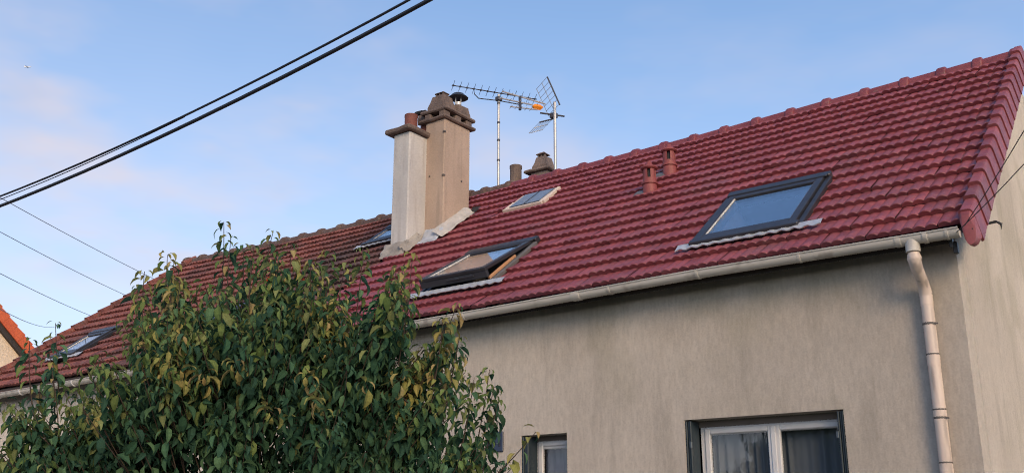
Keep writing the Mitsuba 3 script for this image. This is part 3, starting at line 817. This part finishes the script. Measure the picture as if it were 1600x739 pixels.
# ------------------------------------------------------------------ HOUSE_001 (left half, older brown roof)
house2 = thing('house', 'left half of the terrace with an older brown tile roof and a white chimney', 'house')
XL = -18.3
fl = wall_front(XL, DIVW - 0.004, [])
part(house2, 'wall', fl, 'bsdf_wall_left')
part(house2, 'gable_wall', gable(XL, 0.28, XL + .1), 'bsdf_wall_left')
part(house2, 'rear_wall', box(XL + .28, DIVW - .004, REAR_Y - .25, REAR_Y, 0, zR(-15) - 0.75), 'bsdf_wall_left')
roof2 = f'{house2}__roof'; COUNT[roof2] = 0
scene[roof2] = mikit.ply(deck(XL - 0.1, DIVIDE), 'bsdf_deck')
labels[roof2] = {'label': 'weathered brown tile roof with dark algae near the chimney'}
lay_tiles(roof2, DIVIDE + 0.02, XL + 0.0, 'brown')
k2 = list(np.arange(DIVIDE - 0.04, XL - 0.2, -0.533)) + [XL - .2]
for a, b in zip(k2[1:], k2[:-1]):
    part(roof2, 'ridge_tile', ridge_tile(a, b, r=.114, kr=.148), 'bsdf_ridge_old', smooth=35)
for c in range(NV):
    part(roof2, 'verge_tile', verge_tile(XL + 0.08, -1, c * TE + 0.02), f'bsdf_tile_brown_{c % 4}', smooth=38)
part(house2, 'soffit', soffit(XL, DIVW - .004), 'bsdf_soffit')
gm2, _ = gutter_mesh(XL - .1, DIVW - .004)
g2 = f'{house2}__gutter'; COUNT[g2] = 0
scene[g2] = mikit.ply(gm2, 'bsdf_gutter', smooth=40)
for x in (-17.75, -17.0, -16.25, -15.55, -14.7, -13.8, -12.9, -12.0):
    part(g2, 'bracket', gutter_ring(x, .03, .014), 'bsdf_pvc', smooth=40)

WHX0, WHX1, WHY0, WHY1 = -10.305, -9.99, 10.79, 11.46
cw = f'{house2}__chimney'; COUNT[cw] = 0
scene[cw] = mikit.ply(box(WHX0, WHX1 + .035, WHY0, WHY1, 5.3, 7.62, .02), 'bsdf_chimney_white')
labels[cw] = {'label': 'white rendered chimney stack with one clay pot, left of the tan one'}
part(cw, 'slab', slab(WHX0 - .12, WHX1 + .10, WHY0 - .09, WHY1 + .08, 7.618, 7.70, 41), 'bsdf_concrete_old')
part(cw, 'pot', lathe([(0, 7.68), (.105, 7.68), (.103, 7.96), (.108, 7.97), (.108, 8.01), (.08, 8.01), (.08, 7.8), (0, 7.8)], (-10.17, 11.04, 0)), 'bsdf_terracotta', smooth=40)
part(cw, 'pot', lathe([(0, 7.68), (.105, 7.68), (.108, 7.90), (.11, 7.93), (.08, 7.93), (.08, 7.8), (0, 7.8)], (-10.09, 11.34, 0)), 'bsdf_terracotta', smooth=40)
part(cw, 'mortar_bed', slab(-10.27, -10.0, 10.9, 11.2, 7.69, 7.73, 42, .02), 'bsdf_mortar')
part(cw, 'mortar_fillet', roofpatch(-10.40, -9.90, 2.66, 2.92, lambda u, v: .06 + .13 * v, 51.0, .035), 'bsdf_mortar', smooth=45)
part(cw, 'mortar_fillet', roofpatch(-9.98, -9.86, 2.72, 3.25, lambda u, v: .07 + .12 * (1 - u), 57.0, .03), 'bsdf_mortar', smooth=45)
skylight(house2, SK4, 0.0, label='roof window half hidden behind the white chimney', apron=True)
skylight(house2, SK5, 0.0, label='roof window near the left end, glimpsed above the tree', apron=True)
skylight(house2, SK6, 0.0, label='roof window mostly hidden by the tree', apron=True)

# ------------------------------------------------------------------ neighbour's house with the orange roof
house3 = thing('house', 'cream gabled house with a bright orange tile roof at the far left', 'house')
NX, NPIT = -27.2, math.radians(42.5)
NRY, NRZ = 11.2, 9.17       # its ridge
def NP(a, x, h=0.0, side=1):
    """Point a metres down the slope from the ridge; side +1: the rear slope."""
    return V(x, NRY + side * (a * math.cos(NPIT) + h * math.sin(NPIT)), NRZ - a * math.sin(NPIT) + h * math.cos(NPIT))
nl = 6.2
ey = nl * math.cos(NPIT) - .4
ez = NRZ - nl * math.sin(NPIT) + .1
poly = sg.Polygon([(NRY - ey, 0), (NRY + ey, 0), (NRY + ey, ez), (NRY, NRZ - .26), (NRY - ey, ez)])
part(house3, 'wall', prism(poly, 9.0, (V(0, 1, 0), V(0, 0, 1), V(1, 0, 0)), V(NX - 9.0, 0, 0)), 'bsdf_wall_far')
nr = f'{house3}__roof'; COUNT[nr] = 0
scene[nr] = mikit.ply(cat([hull([NP(a, x, h, sd) for a in (0, nl) for x in (NX - 9.3, NX + .12) for h in (-.16, -.02)]) for sd in (1, -1)]), 'bsdf_tile_orange')
for sd in (1, -1):
    for i in range(int(nl / .33)):
        a1 = (i + 1) * .33 + .03
        a0 = a1 - .36
        q = []
        for a, d in ((a0, 0.0), (a1 - .02, .035), (a1, .03)):
            q += [NP(a, NX - .12, .02 + d, sd), NP(a, NX - .10, .085 + d, sd), NP(a, NX + .10, .095 + d, sd), NP(a, NX + .155 + d * .3, .07 + d, sd), NP(a, NX + .17 + d * .3, -.20, sd), NP(a, NX + .13, -.20, sd)]
        part(nr, 'verge_tile', hull(q), 'bsdf_tile_orange', smooth=35)
    part(nr, 'verge_board', hull([NP(a, x, h, sd) for a in (0.05, nl) for x in (NX + .002, NX + .11) for h in (-.33, -.17)]), 'bsdf_soffit')

# ------------------------------------------------------------------ aerials
DB = V(-.563, -.826, 0.0)      # the way the aerials point
DEv = V(.826, -.563, 0.0)      # across them
UP = V(0, 0, 1)


def rod(a, b, r, s=6): return tube([a, (V(*a) + V(*b)) / 2, b], r, s)


A1 = thing('tv_antenna', 'long thin television aerial on the left mast behind the chimney', 'antenna')
m1 = V(-10.12, 13.3, 0)
part(A1, 'mast', cat([rod(m1 + UP * 6.9, m1 + UP * 9.19, .024, 10)]), 'bsdf_galv', smooth=40)
for z in (7.9, 8.28, 8.62, 9.0):
    part(A1, 'mast_clip', rod(m1 + UP * z, m1 + UP * (z + .035), .030, 10), 'bsdf_dark_alu')
bt = m1 + V(.28, .41, 0) + UP * 9.13
def boom1(t): return m1 + UP * (9.22 + .02 * t) + DB * t
part(A1, 'boom', rod(boom1(-.74), boom1(.88), .010, 8), 'bsdf_dark_alu')
part(A1, 'mast_clamp', box(m1[0] - .05, m1[0] + .05, m1[1] - .05, m1[1] + .05, 9.06, 9.14, .01), 'bsdf_dark_alu')
part(A1, 'bracket', tube([boom1(.46), boom1(.46) - UP * .10, boom1(.38) - UP * .17, boom1(.0) - UP * .15, boom1(-.42) - UP * .16, boom1(-.5) - UP * .10], .010, 8), 'bsdf_dark_alu')
for t in np.linspace(-.70, .86, 13):
    b_ = boom1(t)
    part(A1, 'element', cat([rod(b_ - DEv * .11 + UP * .05, b_ + DEv * .11 - UP * .05, .0042, 5), rod(b_ - DEv * .11 - UP * .05, b_ + DEv * .11 + UP * .05, .0042, 5), box(*(x for i in range(3) for x in (b_[i] - .014, b_[i] + .014)))]), 'bsdf_dark_alu')

A2 = thing('tv_antenna', 'silver television aerial with orange box and wire grid on the right mast', 'antenna')
m2 = V(-8.90, 13.3, 0)
part(A2, 'mast', rod(m2 + UP * 6.9, m2 + UP * 8.72, .026, 10), 'bsdf_galv', smooth=40)
c2 = m2 + UP * 8.50 - DEv * .05
part(A2, 'mast_clamp', cat([box(c2[0] - .06, c2[0] + .06, c2[1] - .05, c2[1] + .05, 8.44, 8.53, .01), rod(c2 - DB * .2, c2 + DB * .25, .016, 8)]), 'bsdf_dark_alu')
for t0, t1, h, r_ in ((.15, .95, .20, .014), (.2, .98, .07, .014), (.3, .80, -.06, .012)):
    part(A2, 'boom', rod(c2 + DB * t0 + UP * (.08 + h * .5), c2 + DB * t1 + UP * (h + .10), r_, 8), 'bsdf_alu')
    for t in np.linspace(t0 + .12, t1 - .02, 5):
        f_ = (t - t0) / (t1 - t0)
        b_ = c2 + DB * t + UP * ((.08 + h * .5) * (1 - f_) + (h + .10) * f_)
        part(A2, 'element', rod(b_ - DEv * .08, b_ + DEv * .08, .0045, 5), 'bsdf_alu')
part(A2, 'spacer', cat([box(*(x for i, w in enumerate((.018, .018, .13)) for x in ((c2 + DB * .62 + UP * .13)[i] - w, (c2 + DB * .62 + UP * .13)[i] + w)))]), 'bsdf_dark_alu')
ob = c2 + DB * .30 + UP * .10
part(A2, 'dipole_box', hull([ob + DB * a + DEv * b + UP * c for a, b, c in ((-.10, -.035, 0), (.10, -.035, 0), (-.10, .035, 0), (.10, .035, 0), (-.05, 0, .055), (.05, 0, .055), (-.05, 0, -.05), (.05, 0, -.05))]), 'bsdf_orange', smooth=40)
for s_, n_ in ((1, 7), (-1, 6)):
    dirv = DB * .42 + UP * .91 if s_ > 0 else DB * .93 - UP * .36
    Lp = .56 if s_ > 0 else .30
    eo = 0.0 if s_ > 0 else -.28
    base = c2 + UP * (.06 * s_) - DB * .02 + DEv * eo
    g_ = [rod(base + dirv * t - DEv * .26, base + dirv * t + DEv * .26, .0042, 5) for t in np.linspace(.04, Lp, n_)]
    g_ += [rod(base + dirv * .02 + DEv * e, base + dirv * Lp + DEv * e, .006, 5) for e in (-.26, 0)]
    rf = part(A2, 'reflector', cat(g_), 'bsdf_galv')
    part(A2, 'reflector_edge', rod(base + dirv * .02 + DEv * .26, base + dirv * Lp + DEv * .26, .013, 6), 'bsdf_dark_alu')


# ------------------------------------------------------------------ overhead cables
def cable(name, label, cat_, a, b, sag, r, mat, ext=(0, 0), group=None, n=40, sides=8):
    k = thing(name, label, cat_, group)
    a, b = V(*a), V(*b)
    ts = np.linspace(-ext[0], 1 + ext[1], n)
    pts = [a + (b - a) * t - UP * sag * 4 * t * (1 - t) for t in ts]
    scene[k] = mikit.ply(tube(pts, r, sides), mat, smooth=True)


cable('overhead_cable', 'upper of the two thick black cables crossing the sky', 'cable', (-12.757, 6, 5.788), (-5.592, 6, 6.242), .10, .0125, 'bsdf_cable', (1.2, 1.6))
cable('overhead_cable', 'lower and thickest black cable crossing the sky', 'cable', (-12.718, 6, 5.646), (-5.342, 6, 6.158), .10, .020, 'bsdf_cable', (1.2, 1.6))
cable('overhead_cable', 'thin black cable running between the two thick ones at the left', 'cable', (-12.73, 5.97, 5.72), (-8.9, 6.02, 5.935), .035, .006, 'bsdf_cable', (2.0, 0.0))
for (a, b, nth) in (((-21.1, 10.1, 8.45), (-25.9, 17.0, 8.82), 'topmost'), ((-21.0, 10.0, 7.72), (-27.5, 17.0, 8.59), 'second'), ((-20.75, 10.0, 6.77), (-29.2, 17.0, 8.13), 'third'), ((-20.4, 10.0, 5.93), (-32.2, 17.0, 8.14), 'lowest')):
    cable('overhead_wire', f'{nth} of the four thin grey wires at the left', 'wire', a, b, .03, .008, 'bsdf_wire', (.6, 1.2), 'thin wires at the left')
cable('service_wire', 'black wire from the right verge, the one that runs higher', 'wire', (-1.66, 8.46, 3.98), (-0.99, 7.46, 4.32), .01, .0036, 'bsdf_cable', (0.0, 9.0))
cable('service_wire', 'black wire from the right verge, the one that runs lower', 'wire', (-1.74, 8.45, 3.92), (-1.04, 7.53, 4.09), .01, .0036, 'bsdf_cable', (0.0, 9.0))

# ------------------------------------------------------------------ plaque on the wall
pq = thing('wall_plaque', 'small dark blue plaque with raised marks on the wall left of the narrow window', 'plaque')
part(pq, 'plate', box(-6.825, -6.605, WY - .022, WY - .001, 2.415, 2.63, .006), 'bsdf_plaque')
for x, z, w, h in ((-6.775, 2.585, .02, .02), (-6.74, 2.59, .025, .025), (-6.76, 2.555, .03, .018), (-6.725, 2.55, .02, .03), (-6.735, 2.525, .04, .02)):
    part(pq, 'mark', box(x - w / 2, x + w / 2, WY - .030, WY - .0215, z - h / 2, z + h / 2, .002), 'bsdf_plaque_dark')
part(pq, 'bar', box(-6.66, -6.64, WY - .030, WY - .0215, 2.47, 2.60, .002), 'bsdf_plaque_dark')
part(pq, 'line', box(-6.81, -6.67, WY - .027, WY - .0215, 2.498, 2.506, .001), 'bsdf_hinge')

# ------------------------------------------------------------------ aeroplane, very far
ap = thing('airplane', 'tiny white aeroplane high in the sky at the upper left', 'airplane')
AC = V(-4143, 1983, 1977)
af, ar = V(.78, .62, .05), V(.62, -.78, 0)
part(ap, 'fuselage', tube([AC + af * t for t in (-16, -12, -4, 6, 13, 17)], [.6, 1.6, 2, 2, 1.6, .3], 10), 'bsdf_white_metal', smooth=40)
part(ap, 'wing', hull([AC + af * a + ar * b + UP * c for a, b, c in ((3, 0, 0), (-3, 0, 0), (-5, 16, .8), (-6.5, 16, .8), (3, 0, .5), (-3, 0, .5))]), 'bsdf_white_metal')
part(ap, 'wing', hull([AC + af * a + ar * b + UP * c for a, b, c in ((3, 0, 0), (-3, 0, 0), (-5, -16, .8), (-6.5, -16, .8), (3, 0, .5), (-3, 0, .5))]), 'bsdf_white_metal')
part(ap, 'tail_fin', hull([AC + af * a + UP * c + ar * e for e in (-.2, .2) for a, c in ((-10, 1.5), (-15, 1.5), (-14.5, 7), (-16.5, 7))]), 'bsdf_white_metal')

# ------------------------------------------------------------------ the tree in front of the house
TC = V(-5.06, 4.14, 0)               # foot of the trunk
RD, FD = V(.8045, .5939, 0), V(-.5939, .8045, 0)   # to the right / away, as seen from the street


def TP(u, w, z): return TC + RD * u + FD * w + UP * z


tr = np.random.default_rng(11)
# height of the crown's outline over u (metres right of the trunk)
SU = np.array([-1.62, -1.45, -1.33, -1.22, -1.12, -.93, -.80, -.60, -.40, -.27, -.15, .02, .16, .40, .63, .80, .97, 1.05, 1.28, 1.33, 1.50, 1.58, 1.76])
SZ = .04 + np.array([2.05, 2.34, 2.56, 2.50, 2.46, 2.52, 2.92, 3.14, 3.10, 3.30, 3.24, 3.34, 3.26, 3.22, 3.26, 3.12, 3.20, 3.02, 2.86, 2.5, 2.42, 2.26, 2.10])


def ztop(u): return float(np.interp(u, SU, SZ))


leaf_v, leaf_c, twigs, limbs = [], [], [], []
GREENS = [V(.036, .084, .050), V(.050, .106, .060), V(.076, .140, .072), V(.040, .088, .060)]
YOUNG = [V(.17, .23, .08), V(.13, .20, .07), V(.21, .24, .10)]
GOLD = [V(.44, .33, .12), V(.36, .33, .11), V(.46, .31, .15), V(.34, .29, .10)]
RUST = [V(.38, .06, .02), V(.30, .08, .03)]


def leaf(b, out, size, droop, tone, roll):
    """One drooping, slightly folded blade: 11 vertices."""
    out = out / (np.linalg.norm(out) + 1e-9)
    side = np.cross(out, UP); side /= np.linalg.norm(side) + 1e-9
    up0 = np.cross(side, out)
    side = side * math.cos(roll) + up0 * math.sin(roll)
    up0 = np.cross(side, out)
    pts, p, ang = [], b.copy(), droop * .35
    fr = [0, .28, .55, .82, 1.0]
    wd = [0, .92, .95, .40, 0]
    w = size * tr.uniform(.165, .215)
    curl = tr.uniform(.35, .8)
    for i in range(5):
        d_ = out * math.cos(ang) - up0 * math.sin(ang)
        n_ = up0 * math.cos(ang) + out * math.sin(ang)
        if i: p = p + d_ * size * (fr[i] - fr[i - 1])
        if i in (0, 4): pts.append(p.copy())
        else:
            ww = w * wd[i]
            pts += [p - side * ww + n_ * ww * curl, p.copy(), p + side * ww + n_ * ww * curl]
        ang += droop * .26
    leaf_v.append(np.array(pts)); leaf_c.append(tone)


LF = np.array([(0, 1, 2), (0, 2, 3), (1, 4, 5), (1, 5, 2), (2, 5, 6), (2, 6, 3), (4, 7, 8), (4, 8, 5), (5, 8, 9), (5, 9, 6), (7, 10, 8), (8, 10, 9)])


def shoot(a, tip, leafy, n, gold=0.0, young=.4, size=.095, bend=.18, r0=.006, rust=False):
    """A bending shoot from a to tip; its last part LEAFY (share) carries n leaves, turning round the stem."""
    a, tip = np.array(a), np.array(tip)
    mid = (a + tip) / 2 - UP * bend * np.linalg.norm(tip - a) * .5 + tr.normal(0, .03, 3)
    ts = np.linspace(0, 1, 9)
    c = np.array([(1 - t) ** 2 * a + 2 * t * (1 - t) * mid + t * t * tip for t in ts])
    twigs.append(tube(c, np.linspace(r0, .0022, 9), 5, False))
    ph = tr.uniform(0, 6.28)
    tone_shift = tr.uniform(.75, 1.25)
    for i in range(n):
        t = min(1.0, 1 - leafy * (1 - ((i + .6) / (n - 2)) ** .85)) if n > 3 else 1
        p = (1 - t) ** 2 * a + 2 * t * (1 - t) * mid + t * t * tip
        axis = 2 * (1 - t) * (mid - a) + 2 * t * (tip - mid); axis /= np.linalg.norm(axis) + 1e-9
        az = ph + i * 2.4 + tr.normal(0, .25)
        x_ = np.cross(axis, V(.3, .2, .9)); x_ /= np.linalg.norm(x_); y_ = np.cross(axis, x_)
        out = x_ * math.cos(az) + y_ * math.sin(az) + axis * .45 + UP * tr.normal(.0, .18)
        tipness = max(0.0, (t - (1 - leafy)) / leafy)
        s_ = size * tr.uniform(.6, 1.25) * (1 - .35 * max(0, tipness - .8) / .2)
        if rust and tipness > .75: tone = RUST[int(tr.integers(2))]
        elif tr.random() < gold * (.45 + .8 * tipness): tone = GOLD[int(tr.integers(4))] * .6 + YOUNG[int(tr.integers(3))] * .4 * tr.uniform(.4, 1.2)
        elif tr.random() < young * tipness ** 2: tone = YOUNG[int(tr.integers(3))] * tr.uniform(.5, 1.1)
        else: tone = GREENS[int(tr.integers(4))] * tr.uniform(.75, 1.3) * tone_shift
        pet = p + out / np.linalg.norm(out) * tr.uniform(.012, .028)
        leaf(pet, out, s_, tr.uniform(1.1, 1.8), tone, tr.normal(0, .35))


# limbs from the short trunk
trunk = tube([TP(0, 0, -.05), TP(.01, .0, .35), TP(-.01, .02, .7), TP(.02, .0, 1.0)], [.085, .07, .062, .055], 12)
for i in range(9):
    a_ = i * 2 * math.pi / 9 + .3
    u1, w1 = .95 * math.cos(a_) * tr.uniform(.6, 1.1), .55 * abs(math.sin(a_)) * tr.uniform(.6, 1.1)
    z0 = tr.uniform(.55, .95)
    pts = [TP(0, 0, z0), TP(u1 * .3, w1 * .3, z0 + .45), TP(u1 * .7, w1 * .7, z0 + .95), TP(u1, w1, max(1.6, ztop(u1) - .75))]
    limbs.append((tube(pts, [.036, .028, .02, .011], 8), pts))

# the body of the crown: shoots gathered in clumps with dark gaps between them
def lobes(u, w): return .07 if u < -.82 else .26 - .16 * math.sin(u * 9.5 + 1.0 + 1.5 * w) - .06 * math.sin(u * 21 + 2.0)


clumps = []
while len(clumps) < 100:
    u, w = tr.uniform(-1.55, 1.5), tr.uniform(-.95, .75)
    if (u / 1.62) ** 2 + (w / .92) ** 2 > 1: continue
    top = ztop(u) - lobes(u, w) - .35 * w * w
    z = top - abs(tr.normal(0, .22)) if tr.random() < .45 else tr.uniform(1.2, top)
    if w > .2 and z < ztop(u) - .6: continue
    if (u > 1.25 and z > 2.45) or u > 1.36 or (u < -1.35 and z < 1.7): continue
    if -.80 < u < -.22 and 1.75 < z < 2.38 and w < .1: continue      # an open, dark hollow in the crown
    if u < -1.27 or (-1.35 < u < -1.0 and z > 2.44): continue
    if any((u - a) ** 2 + .6 * (w - b) ** 2 + (z - c) ** 2 < .19 ** 2 for a, b, c in clumps): continue
    clumps.append((u, w, z))
for (cu, cw, cz) in clumps:
    top = ztop(cu) - lobes(cu, cw) - .30 * cw * cw
    hi = cz > top - .30
    gold_c = tr.uniform(.2, .5) if tr.random() < (.10 if hi and cu > -.7 else .0) else 0.0
    tone_c = tr.uniform(.8, 1.2)
    lean = V(cu * .10, cw * .10, 0)
    k_ = int(tr.integers(7, 12))
    for j in range(k_):
        du, dw, dz = tr.normal(0, .085), tr.normal(0, .085), tr.normal(0, .085)
        z = min(cz + dz, ztop(cu + du) - lobes(cu + du, cw) + .10)
        tip = TP(cu + du, cw + dw, z)
        base = TP(cu * .72 + du * .3, cw * .62 + dw * .3, z - tr.uniform(.32, .55))
        shoot(base, tip, .85, int(tr.integers(20, 31)), gold_c, .8 if hi else .08, .096, r0=.004)

# outline shoots that stand out of the crown: u, z of the tip, length, leaves, gold, depth
OUT = [(-.27, 3.45, .50, 17, .10, -.10), (.02, 3.43, .48, 16, .05, .05), (-.12, 3.28, .42, 16, .1, -.15), (.63, 3.30, .50, 20, .10, .0), (-.86, 3.07, .40, 15, .0, .1), (-.58, 3.20, .45, 22, .70, -.2),
       (-.50, 3.12, .42, 18, .5, -.3), (-1.33, 2.80, .42, 13, .1, .0), (-1.30, 2.60, .35, 14, .3, -.1), (.97, 3.23, .50, 22, .60, -.1), (.90, 3.12, .40, 18, .4, -.2), (1.27, 2.90, .45, 24, .55, -.1), (1.20, 2.78, .40, 20, .35, -.2),
       (.18, 3.30, .42, 22, .45, -.1), (.26, 3.22, .42, 20, .4, .0), (.42, 3.26, .45, 20, .35, -.05), (.34, 3.16, .4, 20, .3, -.2), (1.47, 2.50, .50, 22, .05, .0), (1.38, 2.42, .4, 20, .1, -.2), (1.50, 2.38, .40, 18, .1, -.1), (1.36, 2.24, .4, 18, .0, -.3), (1.53, 2.28, .38, 13, .05, -.15),
       (-1.50, 2.24, .45, 16, .05, .0), (-1.42, 2.42, .4, 16, .1, .1), (-1.46, 2.02, .4, 14, .0, -.1)]
for u, z, L_, n, g_, w in OUT + [(u + .09 * (-1) ** i, z - .14, L_, n - 3, g_ * .8, w - .12) for i, (u, z, L_, n, g_, w) in enumerate(OUT) if u < 1.35]:
    shoot(TP(u * .93 + .0, w * .9, z - L_ - .02), TP(u, w, z + .08), .85, n + 8, g_, .75, .098, .10, .005)
# the long arching shoot in front of the narrow window, and the left ones near the foot
shoot(TP(1.30, -.25, 1.72), TP(1.755, -.32, 2.16), .95, 17, .35, .7, .10, .22, .007)
shoot(TP(1.25, -.1, 1.6), TP(1.62, -.1, 1.98), .9, 16, .1, .5, .10, .2, .006)
shoot(TP(-1.30, -.2, 1.55), TP(-1.63, -.25, 2.10), .9, 15, .25, .5, .10, .12, .006)
shoot(TP(-1.25, -.2, 1.4), TP(-1.55, -.3, 1.86), .9, 15, .1, .4, .10, .12, .006)
shoot(TP(.06, .1, 2.85), TP(.05, .05, 3.20), .7, 12, .2, .3, .085, .1, .005, True)
shoot(TP(.20, .1, 2.8), TP(.20, .05, 3.26), .7, 12, .3, .3, .085, .1, .005, True)
# sprays of yellowed leaves on the front of the crown
for u, z in ((-.20, 2.62), (-.06, 2.42), (.10, 2.48), (-.66, 2.24), (.48, 2.42), (.55, 2.28), (.30, 2.22), (.80, 2.38), (-.20, 2.44), (1.0, 2.44)):
    w = -.86 * math.sqrt(max(.1, 1 - (u / 1.62) ** 2)) - .06
    shoot(TP(u, w + .32, z - .12), TP(u, w, z), .6, 10, .65, .6, .10, -.1, .005)

# older leaves deep inside the crown
n_in = 0
while n_in < 9500:
    u, w, z = tr.uniform(-1.5, 1.5), tr.uniform(-.5, .75), tr.triangular(.95, 1.6, 3.1)
    if (u / 1.55) ** 2 + (w / .8) ** 2 > 1 or z > ztop(u) - lobes(u, w) - .22 - .3 * w * w or (u > 1.15 and z > 2.2) or u < -1.3 or (-.85 < u < -.2 and 1.7 < z < 2.45 and w < .15): continue
    n_in += 1
    a_ = tr.uniform(0, 6.28)
    leaf(TP(u, w, z), V(math.cos(a_), math.sin(a_), tr.normal(-.4, .25)), tr.uniform(.07, .10), tr.uniform(.8, 1.6), GREENS[int(tr.integers(4))] * tr.uniform(.7, 1.1), tr.normal(0, .35))

LV, LC = np.array(leaf_v), np.array(leaf_c)
n_l = len(LV)
# which leaves are seen best: largest on the picture among the foremost of each small patch of it
cam_r = np.cross(FWD, UP); cam_r /= np.linalg.norm(cam_r); cam_u = np.cross(cam_r, FWD)
q = LV.reshape(-1, 3) - EYE
zz_ = q @ FWD
xy = np.stack([q @ cam_r / zz_, q @ cam_u / zz_], -1).reshape(n_l, 11, 2) * 1000
ctr = xy[:, 5]
tri = xy[:, LF]
area = np.abs(np.cross(tri[:, :, 1] - tri[:, :, 0], tri[:, :, 2] - tri[:, :, 0])).sum(1) / 2
seen = (np.abs(ctr[:, 0]) < 512) & (np.abs(ctr[:, 1]) < 236)
depth = zz_.reshape(n_l, 11)[:, 5]
cell = {}
for i in np.argsort(depth):
    if seen[i]: cell.setdefault((int(ctr[i, 0] // 9), int(ctr[i, 1] // 9)), []).append(i)
front_ = [c[0] for c in cell.values()]
best = sorted(front_, key=lambda i: -area[i])[:300]
tree = thing('leafy_tree', 'bushy green tree with yellowing shoot tips in front of the house', 'tree')
part(tree, 'trunk', trunk, 'bsdf_bark', smooth=50)
for m, _ in limbs: part(tree, 'branch', m, 'bsdf_bark', smooth=50)
part(tree, 'twigs', cat(twigs), 'bsdf_bark', smooth=True, kind='stuff')


def leaves_mesh(idx):
    v = LV[idx].reshape(-1, 3)
    f = (LF[None] + 11 * np.arange(len(idx))[:, None, None]).reshape(-1, 3)
    # blade colour: the midrib a little paler, a brown rim on some
    c = np.repeat(LC[idx][:, None], 11, 1)
    c[:, [0, 2, 5, 8]] *= 1.18
    return tm(v, f), np.clip(c.reshape(-1, 3), 0, 1)


for i in best:
    m, c = leaves_mesh(np.array([i]))
    part(tree, 'leaf', m, 'bsdf_leaf', color=c)
rest = np.setdiff1d(np.arange(n_l), best)
m, c = leaves_mesh(rest)
part(tree, 'foliage', m, 'bsdf_leaf', color=c, kind='stuff')
